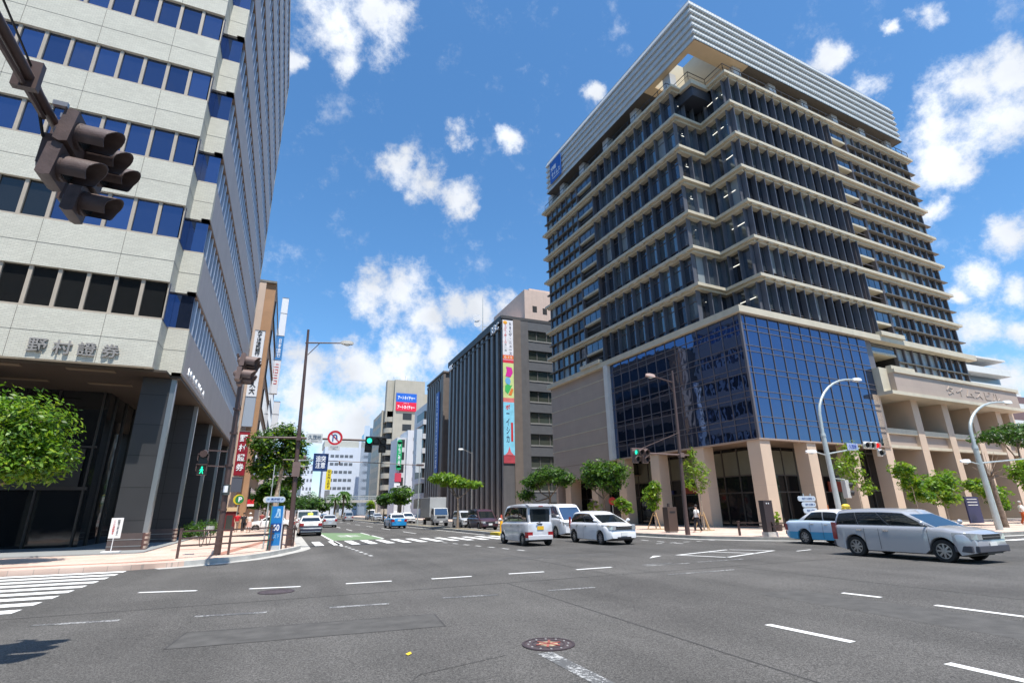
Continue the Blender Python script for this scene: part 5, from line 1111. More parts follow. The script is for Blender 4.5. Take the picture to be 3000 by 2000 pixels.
mb=MB(); mb.tube([(-2.0,.1,5.06),(-.1,0,5.08),(3.3,0,5.08)],[.04,.06,.055],8); mb.box(-.16,.06,-.1,.12,4.95,5.2); mb.build('mast_arm',BROWN,mg,smooth=50)
signal_head(mg,(3.77,-.05,5.06),(1,0,0),(0,-1,-.08),3,[LGRN,None,None],BLK,r=.155,L_=.22,spacing=.36)
signal_head(mg,(3.4,-.05,4.68),(1,0,0),(0,-1,-.08),1,[None],BLK,r=.155,L_=.22,spacing=.36,name='arrow_head'); signal_head(mg,(4.12,-.05,4.68),(1,0,0),(0,-1,-.08),1,[None],BLK,r=.155,L_=.22,spacing=.36,name='arrow_head')
pn = thing('name_plate','grey white plate with street name characters on the gantry arm','sign',(1.1,28.28,.15+5.08)); MB().box(-.38,.38,0,.02,-.23,.23).build('plate',M('plate_grey',(.52,.53,.51),.5),pn); text('plate_text','久茂地',M('print_slate',(.12,.16,.2),.5),pn,(0,-.01,.05),.3,'-y',.62,.24,.002,bold=.006); text('plate_text','Kumoji',MATS['print_slate'],pn,(0,-.01,-.15),.1,'-y',.3,.08,.002)
ns = thing('road_sign','round red ringed no U turn sign on the gantry arm','road sign',(2.08,28.24,.15+5.14))
mb=MB(); mb.cyl((0,.01,0),(0,.03,0),.37,n=36); mb.build('sign_face',WHT,ns)
mb=MB(); n=40
for i in range(n):
    a0=2*PI*i/n;a1=2*PI*(i+1)/n; mb.add([(math.cos(a)*q,-.002,math.sin(a)*q) for a,q in ((a0,.27),(a1,.27),(a1,.372),(a0,.372))],[(0,1,2,3)])
mb.bar((-.2,-.001,.2),(.2,-.001,-.2),.004,.055,up=(0,1,0)) if False else mb.add([(-.22,-.001,.18),(-.18,-.001,.22),(.22,-.001,-.18),(.18,-.001,-.22)],[(0,3,2,1)])
mb.build('red_ring',M('sign_ring_red',(.50,.01,.02),.45),ns)
mb=MB(); pts=[(-.1,-.18),(-.1,.05)]+[(-.01+.09*math.cos(a),.06+.1*math.sin(a)) for a in [R(180-22.5*j) for j in range(9)]]+[(.08,-.02)]
for i in range(len(pts)-1):
    a=Vector(pts[i]);b=Vector(pts[i+1]); t_=(b-a).normalized(); q=Vector((-t_.y,t_.x))*.03; mb.add([((a-q).x,-.004,(a-q).y),((b-q).x,-.004,(b-q).y),((b+q).x,-.004,(b+q).y),((a+q).x,-.004,(a+q).y)],[(0,1,2,3)])
mb.add([(.02,-.004,-.01),(.14,-.004,-.01),(.08,-.004,-.1)],[(0,2,1)]); mb.build('arrow',M('sign_arrow_blue',(.02,.09,.25),.45),ns)
sub = thing('sub_plate','small grey plate with two lines hanging under the no U turn sign','sign',(2.08,28.24,4.78)); MB().box(-.28,.28,0,.02,-.13,.13).build('plate',M('plate_grey',(.52,.53,.51),.5),sub); text('plate_text','ここから\n100m',MATS['print_slate'],sub,(0,-.005,0),.1,'-y',.36,.17,.002)
bsg = thing('warning_sign','dark blue sign board with white characters hanging beside the lamp post','sign',(1.15,28.5,3.62)); MB().box(0,.72,0,.03,0,.88).build('board',M('board_navy',(.012,.035,.13),.4),bsg); text('board_text','追突\n注意',MATS['sign_white'],bsg,(.36,-.01,.46),.3,'-y',.48,.62,.003,bold=.004)
mb=MB(); mb.bar((-.75,.0,.5),(.0,.02,.55),.03,.03); mb.bar((-.75,.0,.25),(0,.02,.25),.03,.03); mb.build('bracket',GALV,bsg)
wr = thing('camera_cable_arm','thin long arm with a small camera reaching over the street','camera arm',(-.25,28.6,4.17)); mb=MB(); mb.tube([(0,0,0),(3,0,-.03),(6.8,0,-.15)],.022,6); mb.box(6.7,7.1,-.06,.06,-.2,-.1); mb.box(2.65,2.72,-.05,.05,-.2,-.05); mb.build('arm',BROWN,wr)

# --- right brown lamp post with signal
lr = thing('lamp_post','brown street lamp post standing on the right corner pavement','street lamp',(21.05,24.6,.15))
mb=MB(); mb.tube([(0,0,0),(0,0,1.0),(.1,0,5),(.2,0,9.5)],[.14,.12,.095,.06],12); mb.tube([(.2,0,8.75),(-1.2,0,9.0)],[.045,.035],8); mb.tube([(.16,0,8.1),(-.3,0,8.8)],.022,6); mb.build('pole',BROWN,lr,smooth=50)
lamp_fixture((-1.15,0,9.02),(-1,0,.08),.68,M('fixture_pink',(.50,.36,.31),.5),lr)
mr_ = thing('signal_gantry','brown mast arm with green light and hooded signals on the right corner lamp post','traffic signal',(21.1,24.5,.15))
mb=MB(); mb.tube([(.6,0,4.38),(0,0,4.38),(-2.3,0,4.42)],[.04,.05,.04],8); mb.tube([(.1,0,5.7),(-2.9,0,4.62)],.014,5); mb.box(-.12,.16,-.12,.12,4.25,4.5); mb.build('mast_arm',BROWNL,mr_,smooth=50)
signal_head(mr_,(-2.95,-.05,4.45),(1,0,0),(0,-1,-.08),3,[LGRN,None,None],BROWNL,r=.155,L_=.24,spacing=.36); signal_head(mr_,(-3.25,-.05,4.08),(1,0,0),(0,-1,-.08),1,[None],BROWNL,r=.155,L_=.22,spacing=.36,name='arrow_head'); signal_head(mr_,(-2.6,-.05,4.08),(1,0,0),(0,-1,-.08),1,[None],BROWNL,r=.155,L_=.22,spacing=.36,name='arrow_head')
# --- white lamp posts
def white_post(label, x,y,h1,h2,arm,ext, sc=1.):
    t=thing('lamp_post',label,'street lamp',(x,y,.15),0,'pale steel lamp posts on the right pavement')
    mb=MB(); mb.tube([(0,0,0),(0,0,.3),(-.05,0,h1*.5),(-.12,0,h1)],[.17,.165,.15,.135],14)
    mb.cyl((-.12,0,h1-.08),(-.12,0,h1+.12),.16,.13,14)
    pts=[(-.12,0,h1)]; 
    for k in range(9):
        s=k/8; pts.append((-.05+arm*(s**1.6), 0, h1+ (h2-h1)*(.35+.65*math.sin(s*PI/2))))
    mb.tube(pts,[.1,.095,.09,.085,.08,.075,.07,.065,.06,.055],10); mb.build('pole',GALV,t,smooth=50)
    lamp_fixture((pts[-1][0]-.1,0,pts[-1][2]+.02),(1,0,.05),.85,WHT,t,.3)
    mb=MB(); mb.tube([(-.1,0,4.35*sc),(-1.1,0,4.55*sc)],.035,8); mb.build('side_arm',GALV,t); lamp_fixture((-1.0,0,4.57*sc),(-1,0,-.03),.9,WHT,t,.26)
    mb=MB(); mb.tube([(-.08,0,4.45*sc),(ext,0,4.9*sc)],[.05,.035],8); mb.build('signal_arm',GALV,t)
    return t
wp=white_post('large pale steel lamp post with curved arm right of the glass corner',30.5,22.2,5.6,9.45,4.0,3.0)
mb=MB(); mb.tube([(-.2,0,1.2),(-.1,0,5.2)],.02,6); mb.build('conduit',GALV,wp)
white_post('farther pale steel lamp post with curved arm near the right edge',37.05,17.7,4.55,7.5,4.6,5.0,.82)
ws_ = thing('traffic_signal','white bodied horizontal traffic signal with a red light on the large pale lamp post arm','traffic signal',(34.6,22.15,5.25))
signal_head(ws_,(.0,0,.0),(1,0,0),(-.55,-.85,-.08),3,[None,None,LRED],WHT,r=.19,L_=.34,spacing=.48)
signal_head(ws_,(.75,0,-.45),(1,0,0),(-.55,-.85,-.08),1,[None],WHT,r=.19,L_=.3,spacing=.45,name='arrow_head')
np_ = thing('name_plate','pale blue plate with characters on the arm of the large pale lamp post','sign',(32.75,22.1,5.1)); MB().box(-.5,.5,0,.02,-.22,.22).build('plate',M('plate_blue',(.33,.40,.60),.5),np_); text('plate_text','久茂地',M('print_blue',(.06,.09,.35),.5),np_,(0,-.01,0),.3,'-y',.7,.28,.002,bold=.006)
pd = thing('pedestrian_signal','white bodied pedestrian signal seen from the side on the large pale lamp post','traffic signal',(31.45,22.2,2.3)); mb=MB(); mb.box(-.15,.18,-.15,.15,-.3,.75); mb.bar((-.9,0,.85),(.1,0,.8),.05,.05); mb.build('body',M('signal_grey',(.45,.46,.44),.5),pd,bevel=.03); mb=MB(); visor_light(mb,(.18,-.05,.45),(1,-.4,0),.17,.26); visor_light(mb,(.18,-.05,-.02),(1,-.4,0),.17,.26); mb.build('visor',BLK,pd)
# far lamp along right pavement
fl = thing('lamp_post','thin grey street lamp between the ribbed building and the median tree','street lamp',(20.2,60,.0)); mb=MB(); mb.tube([(0,0,0),(0,0,8.3)],[.1,.06],8); mb.tube([(0,0,8.1),(-1.1,0,8.6)],.04,6); mb.build('pole',M('lamp_grey',(.22,.21,.20),.5),fl); lamp_fixture((-1.1,0,8.6),(-1,0,0),.6,WHT,fl)
fp = thing('far_pole','white pole standing among the far street trees','pole',(12.3,148,0)); mb=MB(); mb.tube([(0,0,0),(0,0,6)],[.2,.15],8); mb.build('pole',WHT,fp)
for x,y,h,l in ((-.4,45,6.0,'thin grey pole behind the left street tree sign'),(13.9,60,6.5,'slim grey pole on the median before the truck')):
    p=thing('pole',l,'pole',(x,y,.15)); mb=MB(); mb.tube([(0,0,0),(0,0,h)],[.06,.05],8); mb.build('pole',GALV,p)
# --- left corner fence
def fence(name,label,pts,h,nr,mat,z=.15,inset=0,pr=.055):
    t=thing(name,label,'fence',(pts[0][0],pts[0][1],z)); o=Vector((pts[0][0],pts[0][1],0))
    for p in pts: mb=MB(); q=Vector((p[0],p[1],0))-o; mb.bar(q,q+Vector((0,0,h)),.10,.08); mb.bar(q+Vector((0,0,h)),q+Vector((0,0,h+.04)),.12,.10); mb.build('post',mat,t)
    for k in range(nr):
        zz=h*(.93-.25*k); mb=MB()
        for i in range(len(pts)-1): a=Vector((*pts[i],zz))-o; b=Vector((*pts[i+1],zz))-o; mb.bar(a,b,.05,.055)
        mb.build('rail',mat,t)
    return t
fence('guard_fence','brown three railed guard fence curving round the left corner kerb',[(-3.3,23.0),(-1.75,23.9),(-.35,25.5),(.1,26.4)],.98,3,BROWN)
fence('guard_fence','short brown fence section below the tall lamp post at left',[(.3,26.9),(.62,28.0),(.68,31.0)],.85,3,BROWN)
fence('guard_fence','brown low fence on the right corner pavement behind the taxi',[(22.55,22.3),(22.9,20.5),(24.2,18.9)],.7,2,BROWN)
# crosswalk push button post, banner, direction sign, notice stand
bn2 = thing('roadside_banner','blue roadside banner board with a white 50 on the left corner','banner',(-.42,25.75,.15),-12)
MB().box(0,.46,0,.06,.18,1.78).build('panel',M('banner_blue',(.015,.19,.50),.4),bn2); MB().box(-.04,.0,-.02,.09,0,1.8).build('frame',M('frame_green',(.08,.26,.16),.5),bn2); MB().box(.46,.49,-.02,.08,0,1.8).build('frame',M('frame_white',(.65,.7,.75),.5),bn2)
MB().box(.0,.46,.0,.05,0,.18).build('foot_panel',M('banner_foot',(.45,.5,.52),.5),bn2); MB().box(.0,.46,-.006,.0,.72,1.08).build('panel_dark',M('banner_blue_dark',(.01,.07,.28),.4),bn2)
text('banner_number','50',MATS['sign_white'],bn2,(.25,-.012,.9),.3,'-y',.25,.26,.003,bold=.006); text('banner_text','以下',M('print_lightblue',(.40,.62,.80),.5),bn2,(.28,-.004,.55),.2,'-y',.26,.16,.003)
mb=MB(); n=10
for pts in ([(.12,1.3),(.38,1.3),(.36,1.36),(.14,1.36)],[(.14,1.3),(.2,1.3),(.27,1.55),(.2,1.52)],[(.3,1.3),(.37,1.3),(.35,1.58),(.27,1.55)],[(.2,1.5),(.36,1.55),(.34,1.66),(.22,1.68)]): mb.add([(x,-.004,z) for x,z in pts],[(0,1,2,3)])
mb.build('banner_figure',MATS['print_lightblue'],bn2)
dsn = thing('direction_sign','rounded white direction sign with arrows on a pole at the left corner','direction sign',(-.62,26.6,.15))
mb=MB(); mb.tube([(0,0,0),(0,0,1.95)],.035,8); mb.tube([(.06,.05,2.2),(.06,.05,3.6)],.02,8); mb.build('pole',GALV,dsn)
def pill(parent,cx,y,cz,w,h,mat,th=.04):
    mb=MB(); n=12; pts=[(cx+w/2-h/2+h/2*math.cos(a),cz+h/2*math.sin(a)) for a in [R(-90+180*j/n) for j in range(n+1)]]+[(cx-w/2+h/2+h/2*math.cos(a),cz+h/2*math.sin(a)) for a in [R(90+180*j/n) for j in range(n+1)]]
    m=len(pts); mb.add([(x,y,z) for x,z in pts]+[(x,y+th,z) for x,z in pts],[tuple(range(m)),tuple(range(2*m-1,m-1,-1))]+[((i+1)%m,i,i+m,(i+1)%m+m) for i in range(m)]); return mb.build('sign_panel',mat,parent)
pill(dsn,.22,-.08,2.07,.92,.27,M('sign_rim_cream',(.60,.60,.5),.5)); pill(dsn,.26,-.09,2.07,.80,.22,M('sign_face_blue',(.42,.52,.66),.5),.01)
text('sign_text','← 県庁前 ➚',M('print_navy2',(.03,.07,.22),.5),dsn,(.26,-.095,2.09),.12,'-y',.66,.10,.002,bold=.003); text('sign_text','Kencho-mae',MATS['print_navy2'],dsn,(.26,-.095,1.99),.05,'-y',.4,.04,.002)
dr = thing('direction_sign','three stacked rounded direction signs on a post behind the taxi','direction sign',(24.6,19.6,.15))
mb=MB(); mb.tube([(-.15,0,0),(-.15,0,2.05)],.03,8); mb.tube([(.35,0,0),(.35,0,2.05)],.03,8); mb.build('pole',GALV,dr)
for i,(w_,cx) in enumerate(((1.25,.0),(.98,.08),(.98,.12))): pill(dr,cx,-.06,1.8-.29*i,w_,.25,M('sign_face_pale',(.50,.56,.62),.5)); text('sign_text','県庁 久茂地 →',MATS['print_navy2'],dr,(cx+.08,-.065,1.8-.29*i),.12,'-y',w_*.7,.10,.002,bold=.002)
nt1 = thing('notice_stand','white notice board with vertical characters on a stand before the dark pillar','notice stand',(-6.35,27.6,.2)); MB().box(-.21,.21,0,.03,.55,1.35).build('board',WHT,nt1); mb=MB(); mb.tube([(-.02,.015,0),(-.02,.015,.6)],.016,6); mb.build('post',WHT,nt1); MB().box(-.32,.32,-.2,.2,0,.05).build('base',WHT,nt1,bevel=.015)
text('notice_text',vtext('駐輪場ではありません'),PBK,nt1,(.07,-.005,.97),.1,'-y',.09,.62,.002); text('notice_text',vtext('ここに自転車を'),REDP,nt1,(-.08,-.005,.98),.1,'-y',.08,.55,.002)
kb = thing('utility_cabinet','brown utility cabinet on the right corner pavement','cabinet',(22.3,27.5,.15)); MB().box(-.35,.35,-.25,.25,.08,1.5).build('body',M('cabinet_brown',(.07,.045,.035),.45),kb,bevel=.02); MB().box(-.3,.3,-.2,.2,0,.08).build('base',CONC,kb); mb=MB(); mb.box(-.1,.0,-.05,.05,1.5,1.72); mb.build('cap',M('cabinet_brown',(.07,.045,.035),.45),kb); MB().box(-.2,.2,-.262,-.25,1.15,1.25).build('vent',BLK,kb)
ip = thing('information_pillar','tall brown information pillar with small pale symbols near the corner column','information pillar',(22.85,20.6,.15)); MB().box(-.3,.3,-.15,.15,.22,1.75).build('body',M('pillar_brown',(.05,.035,.035),.4),ip); MB().box(-.33,.33,-.2,.2,0,.22).build('base',CONC,ip); mb=MB(); mb.cyl((-.1,-.16,1.6),(-.1,-.15,1.6),.035,n=10); mb.cyl((.04,-.16,1.6),(.04,-.15,1.6),.035,n=10); mb.build('symbols',WHT,ip)
rsx = thing('round_sign','round red sign on a thin post among the young trees','road sign',(25.2,38.2,.15)); mb=MB(); mb.tube([(0,0,0),(0,0,2.0)],.03,6); mb.build('pole',GALV,rsx); mb=MB(); mb.cyl((0,0,2.05),(-.04,-.03,2.05),.32,n=24); mb.build('sign_face',M('sign_face_red',(.50,.03,.02),.5),rsx)
dl = thing('delineator_post','yellow delineator post on the nose of the median','post',(14.2,35.6,.17)); mb=MB(); mb.tube([(0,0,0),(0,0,.85)],[.11,.1],12); mb.build('post',M('delineator_yellow',(.8,.42,.02),.5),dl); mb=MB(); mb.cyl((0,0,.86),(0,0,1.15),.09,.05,10); mb.build('cap',M('delineator_red',(.55,.1,.06),.5),dl)
pt = thing('potted_plant','yellow leaved potted plant in front of the corner column','potted plant',(28.4,24.9,.15)); mb=MB(); mb.cyl((0,0,0),(0,0,.4),.2,.26,14); mb.build('pot',M('pot_dark',(.06,.04,.035),.5),pt); leaves('foliage',[(0,0,.75,.28,.28,.4)],160,.1,[LF4],pt)
fs_ = thing('floor_sign','small orange and white advertising stand by the shops','sign',(33.3,24.3,.15)); MB().box(-.3,.3,-.05,.05,0,1.2).build('board',M('stand_navy',(.03,.03,.10),.5),fs_); MB().box(-.25,.25,-.06,-.05,.8,.85).build('line',WHT,fs_)
bsn2 = thing('notice_board','dark notice board with white lines before the podium columns','notice board',(45.6,23.0,.15)); MB().box(-.8,.8,-.05,.05,.1,1.9).build('board',M('stand_navy',(.03,.03,.10),.5),bsn2)
for z in (1.3,1.5,1.7): MB().box(-.6,.6,-.06,-.05,z,z+.05).build('line',WHT,bsn2)
# bicycle on left pavement
bc = thing('bicycle','bicycle parked behind the left fence near the pillars','bicycle',(-3.4,31.2,.15),80)
mb=MB()
for x in (-.52,.52):
    pts=[(x+.31*math.cos(a),0,.32+.31*math.sin(a)) for a in [2*PI*i/20 for i in range(21)]]; mb.tube(pts,.018,6)
o=mb.build('wheel',RUB,bc)
mb=MB(); mb.tube([(-.52,0,.32),(-.18,0,.3),(.33,0,.72),(-.3,0,.66),(-.52,0,.32)],.016,6); mb.tube([(-.18,0,.3),(-.33,0,.82)],.016,6); mb.tube([(.52,0,.32),(.33,0,.72),(.3,0,.95)],.016,6); mb.build('frame',CHR,bc); mb=MB(); mb.tube([(.3,-.25,.98),(.3,.25,.98)],.014,6); mb.build('handlebar',BLK,bc); mb=MB(); mb.ball((-.35,0,.86),(.13,.07,.04),8); mb.build('saddle',BLK,bc)
mb=MB(); mb.box(.42,.7,-.15,.15,.7,.92); mb.build('basket',GALV,bc)
# ================================================================== VEHICLES
CGL = M('car_glass', (.012,.016,.018), .03, 0, spec=1.0, coat=.5)
CGL2 = M('car_glass_blue', (.03,.06,.12), .03, 0, spec=1.0, coat=.5)
HEADL = M('headlight_lens', (.55,.57,.58), .08, .5, spec=1.)
TAILR = M('taillight_red', (.30,.01,.015), .15, spec=.8); SEAM = M('seam_dark', (.03,.03,.032), .6)
PLW = M('plate_white', (.75,.75,.72), .5); PLY = M('plate_yellow', (.75,.45,.02), .5)
def paint(name, col, metal=.0, rough=.28): return M('paint_'+name, col, rough, metal, coat=.8, spec=.5, var=.015, vscale=.8)
def lerp(a,b,t): return a+(b-a)*t
def interp(pts, x):
    if x <= pts[0][0]: return pts[0][1]
    for (a,b),(c,d) in zip(pts,pts[1:]):
        if x <= c: return lerp(b,d,(x-a)/(c-a)) if c>a else d
    return pts[-1][1]
def car(label, cat, x, y, hd, L, Wd, H, wb, ro, deck, cab, col, name='car', rw=.30, low=None, lowz=.0, group=None, glass=CGL, wins=None, plate=PLW, detail=2, grille=True, rimc=None, sidez=None, bump=None, tails='low', roofcol=None, rear_glass=(.12,.92,.18,.9), nosey=.55, zoff=0, headsize=(.34,.20), hz=None, tz=None):
    """x forward from the rear bumper; deck=[(x,z)] top of lower body; cab=(base_rear,base_front,roof_rear,roof_front,belt)"""
    t = thing(name, label, cat, (x,y,zoff), hd, group)
    O = wb/2+ro   # origin at mid wheelbase
    hw = Wd/2; xr = ro; xf = ro+wb; Ra = rw*1.17
    st = sorted(set([0,.04,.12,.25,.4,L-.4,L-.25,L-.12,L-.04,L]+[p[0] for p in deck]+[c+Ra*math.cos(R(a)) for c in (xr,xf) for a in range(0,181,15)]+[L*i/16 for i in range(17)]))
    st = [s for i,s in enumerate(st) if 0<=s<=L]
    def hwid(s):
        e = min(s, L-s); k = .5 if s<L/2 else nosey
        return hw*(1-(.11+.10*k)*max(0,1-e/.45)**2.2)
    def zl(s):
        z = .20+.10*max(0,1-min(s,L-s)/.35)
        for c in (xr,xf):
            if abs(s-c)<Ra: z = max(z, rw+math.sqrt(max(0,Ra*Ra-(s-c)**2))*.97)
        return z
    zbelt = cab[4]
    def sec(s):
        a = hwid(s); zt = interp(deck,s); z0 = zl(s); zm = max(z0+.03, min(zt-.18,.52)); zu = max(zm+.05, zt-.12)
        e = min(s,L-s); endf = max(0,1-e/.12)
        zt2 = zt
        return [(0,z0),(a*.84,z0),(a*.975,z0+.015),(a,zm),(a*.99,zu),(a*.955,zt2-.03),(a*.88,zt2),(a*.5,zt2+.022),(0,zt2+.03)]
    mb = MB(); n = 9; ring=[]
    for s in st:
        p = sec(s); k = len(mb.v); 
        for (w,z) in p: mb.v.append((s-O,w,z))
        for (w,z) in p[1:-1][::-1]: mb.v.append((s-O,-w,z))
    m = 16
    for i in range(len(st)-1):
        for j in range(m):
            a=i*m+j; b=i*m+(j+1)%m; mb.f.append((a,a+m,b+m,b)); jj = min(j,15-j)
            zc = (mb.v[a][2]+mb.v[b][2]+mb.v[a+m][2]+mb.v[b+m][2])/4
            mb.m.append(2 if jj==0 else (1 if (low is not None and zc<lowz and jj<=6) else 0))
    for (k,rev) in ((0,0),((len(st)-1)*m,1)):
        r = [k+j for j in range(m)]; mb.f.append(tuple(r if not rev else r[::-1])); mb.m.append(1 if low is not None and False else 0)
    body = mb.build('body',[col, low or col, DKP], t, smooth=52)
    # cabin
    br,bf,rr,rf,zb = cab; N_=14
    def base(u): s=lerp(br,bf,u); return s, hwid(s)*.90, interp(deck,s)-.015
    wr_ = hw*(.77 if H<1.6 else .86)
    def roofp(u): s=lerp(rr,rf,u); dz=-.055*(abs(2*u-1)**2.5); q=1-.07*abs(2*u-1)**3; return s, wr_*q, H-.075+dz*.9
    def side(u,v,sg,out=0):
        a=base(u); b=roofp(u); bul=.035*math.sin(PI*v)+out
        return (lerp(a[0],b[0],v)-O, sg*(lerp(a[1],b[1],v)+bul), lerp(a[2],b[2],v))
    mb = MB(); V=6
    for i in range(N_+1):
        u=i/N_; col_=[side(u,v/V,1) for v in range(V+1)]; s,w,z=roofp(u)
        top=[(s-O,w*.86,z+.045),(s-O,w*.55,z+.07),(s-O,0,z+.078)]
        ringp=col_+top; mirror=[(p[0],-p[1],p[2]) for p in ringp[:-1]][::-1]; mb.v+=ringp+mirror
    m2=(V+1+3)*2-1
    for i in range(N_):
        for j in range(m2-1):
            a=i*m2+j; mb.f.append((a,a+m2,a+m2+1,a+1)); mb.m.append(0)
    mb.f.append(tuple(range(m2))); mb.m.append(0); mb.f.append(tuple(range(N_*m2+m2-1,N_*m2-1,-1))); mb.m.append(0)
    mb.build('cabin', roofcol or col, t, smooth=50)
    # side windows
    wins = wins or [(.10,.47),(.51,.90)]
    for sg in (1,-1):
        for (u0,u1) in wins:
            q=MB(); v0,v1=.10,.86; nu=5; nv=4
            for i in range(nu+1):
                for j in range(nv+1):
                    f=i/nu; g_=j/nv; q.v.append(side(lerp(u0,u1,f),lerp(v0,v1,g_),sg,.007))
            for i in range(nu):
                for j in range(nv):
                    a=i*(nv+1)+j; q.f.append((a,a+nv+1,a+nv+2,a+1) if sg<0 else (a+1,a+nv+2,a+nv+1,a)); q.m.append(0)
            w_o = q.build('side_window', glass, t, smooth=60)
            q=MB(); e_=.018
            for i in range(nu+1):
                for j in range(nv+1): q.v.append(side(lerp(u0-e_,u1+e_,i/nu),lerp(v0-.045,v1+.04,j/nv),sg,.003))
            for i in range(nu):
                for j in range(nv):
                    a=i*(nv+1)+j; q.f.append((a,a+nv+1,a+nv+2,a+1) if sg<0 else (a+1,a+nv+2,a+nv+1,a)); q.m.append(0)
            q.build('window_seal', DKP, w_o, smooth=60)
    # windscreen and rear window
    def endglass(u, name, gl, a0,a1,v0,v1, outd):
        q=MB(); nu=6; nv=4; 
        for i in range(nu+1):
            for j in range(nv+1):
                v=lerp(v0,v1,j/nv); p=side(u,v,1); w=lerp(-p[1],p[1],lerp(a0,a1,i/nu)); q.v.append((p[0]+outd*(1+.0*w*w), w, p[2]))
        for i in range(nu):
            for j in range(nv):
                a=i*(nv+1)+j; q.f.append((a,a+nv+1,a+nv+2,a+1)); q.m.append(0)
        return q.build(name, gl, t, smooth=60)
    endglass(1,'windscreen',glass if glass is not CGL else CGL,.05,.95,.04,.94,.012); endglass(0,'rear_window',CGL,rear_glass[0]*.5,1-rear_glass[0]*.5,rear_glass[2],rear_glass[3],-.012)
    # wheels
    for sx in (xr,xf):
        for sg in (1,-1):
            q=MB(); yy=sg*(hw-.11); prof=[(-.10,rw-.10),(-.10,rw-.02),(-.07,rw),(.07,rw),(.10,rw-.02),(.10,rw-.10)]
            ns=28; 
            for i in range(ns):
                a=2*PI*i/ns
                for (o_,r_) in prof: q.v.append((sx-O+r_*math.cos(a), yy+o_, rw+r_*math.sin(a)))
            k=len(prof)
            for i in range(ns):
                for j in range(k-1): a=i*k+j; b=((i+1)%ns)*k+j; q.f.append((a,b,b+1,a+1)); q.m.append(0)
            w_=q.build('wheel',RUB,t,smooth=45)
            q=MB(); oy=yy+sg*.085; q.cyl((sx-O,yy-sg*.02,rw),(sx-O,oy-sg*.03,rw),rw-.095,n=22,m=1)
            for i in range(8):
                a=2*PI*i/8; q.bar((sx-O,oy-sg*.01,rw),(sx-O+(rw-.10)*math.cos(a),oy-sg*.02,rw+(rw-.10)*math.sin(a)),.05,.02,0,up=(0,1,0))
            q.cyl((sx-O,oy-sg*.03,rw),(sx-O,oy+sg*.005,rw),.055,n=12,m=0)
            nn=24
            for i in range(nn):
                a0=2*PI*i/nn;a1=2*PI*(i+1)/nn; ps=[(sx-O+math.cos(a)*r_,oy-sg*.005,rw+math.sin(a)*r_) for a,r_ in ((a0,rw-.125),(a1,rw-.125),(a1,rw-.088),(a0,rw-.088))]; q.add(ps,[(0,1,2,3) if sg<0 else (3,2,1,0)])
            q.build('rim',[rimc or SILV,DKP],w_)
    q=MB(); q.box(-O+.35,L-O-.35,-hw*.8,hw*.8,.18,.42); q.build('underbody',DKP,t)
    # lamps, grille, bumpers
    zf = interp(deck,L-.15); zr=interp(deck,.12)
    hzz = hz or zf-.12
    for sg in (1,-1):
        hwf=hwid(L-.1); q=MB(); hs_,hh_=headsize
        q.add([(L-O+.012,sg*(hwf-.34),hzz-hh_*.5),(L-O+.012,sg*(hwf-.34),hzz+hh_*.35),(L-O-.10,sg*(hwf*1.0+.004),hzz+hh_*.5),(L-O-.10,sg*(hwf*1.0+.004),hzz-hh_*.5),(L-O-.1-hs_,sg*(hwid(L-.1-hs_)+.008),hzz+hh_*.55),(L-O-.1-hs_,sg*(hwid(L-.1-hs_)+.008),hzz+hh_*.15),(L-O-.2,sg*(hwf*.6),hzz+hh_*.5),(L-O+.012,sg*(hwf-.1),hzz-hh_*.5),(L-O+.0,sg*(hwf-.1),hzz+hh_*.45)],
              [(0,7,8,1),(7,3,2,8),(3,5,4,2)] if sg>0 else [(1,8,7,0),(8,2,3,7),(2,4,5,3)])
        q.build('headlight',HEADL,t)
        hwr=hwid(.08); tzz = tz or (zr-.22)
        q=MB(); th=(.26 if tails=='low' else .55)
        q.add([(-O-.01,sg*(hwr-.26 if tails=='low' else hwr-.13),tzz-th/2),(-O-.01,sg*(hwr-.26 if tails=='low' else hwr-.13),tzz+th/2),(-O-.005,sg*(hwr+.0),tzz+th/2),(-O-.005,sg*(hwr+.0),tzz-th/2),(-O+.2,sg*(hwid(.2)+.008),tzz+th/2),(-O+.2,sg*(hwid(.2)+.008),tzz-th/2)],[(0,1,2,3),(3,2,4,5)] if sg>0 else [(3,2,1,0),(5,4,2,3)])
        q.build('taillight',TAILR,t)
        q=MB(); mx_=lerp(bf,rf,.16)-.1; q.ball((mx_-O,sg*(hw+.10),zb+.10),(.06,.11,.075),10); q.bar((mx_-O,sg*(hw*.88),zb+.03),(mx_-O,sg*(hw+.05),zb+.08),.04,.04); q.build('wing_mirror',[col],t,smooth=50)
    if grille:
        q=MB(); q.box(L-O-.05,L-O+.014,-hw*.52,hw*.52,hzz-.09,hzz+.05); q.build('grille',DKP,t)
        q=MB(); q.box(L-O-.05,L-O+.018,-hw*.5,hw*.5,hzz-.03,hzz-.01); q.build('grille_bar',CHR,t)
    q=MB(); q.box(L-O-.06,L-O+.012,-hw*.45,hw*.45,.26,.36); q.build('lower_intake',DKP,t)
    MB().box(L-O+.01,L-O+.026,-.17,.17,.40,.56).build('number_plate',PLW if plate is PLW else plate,t); 
    MB().box(-O-.026,-O-.008,-.17,.17,(.72 if tails=='low' else .50),(.88 if tails=='low' else .66)).build('number_plate',plate,t)
    if bump:
        q=MB(); b0,b1,bc_=bump; q.box(L-O-.12,L-O+.03,-hw*.86,hw*.86,b0,b1); 
        for sg in (1,-1): q.box(L-O-.55,L-O-.1,sg*hw*.93-.04,sg*hw*.93+.04,b0,b1)
        q.build('front_bumper',bc_,t,bevel=.02)
        q=MB(); q.box(-O-.03,-O+.1,-hw*.86,hw*.86,b0,b1); q.build('rear_bumper',bc_,t,bevel=.02)
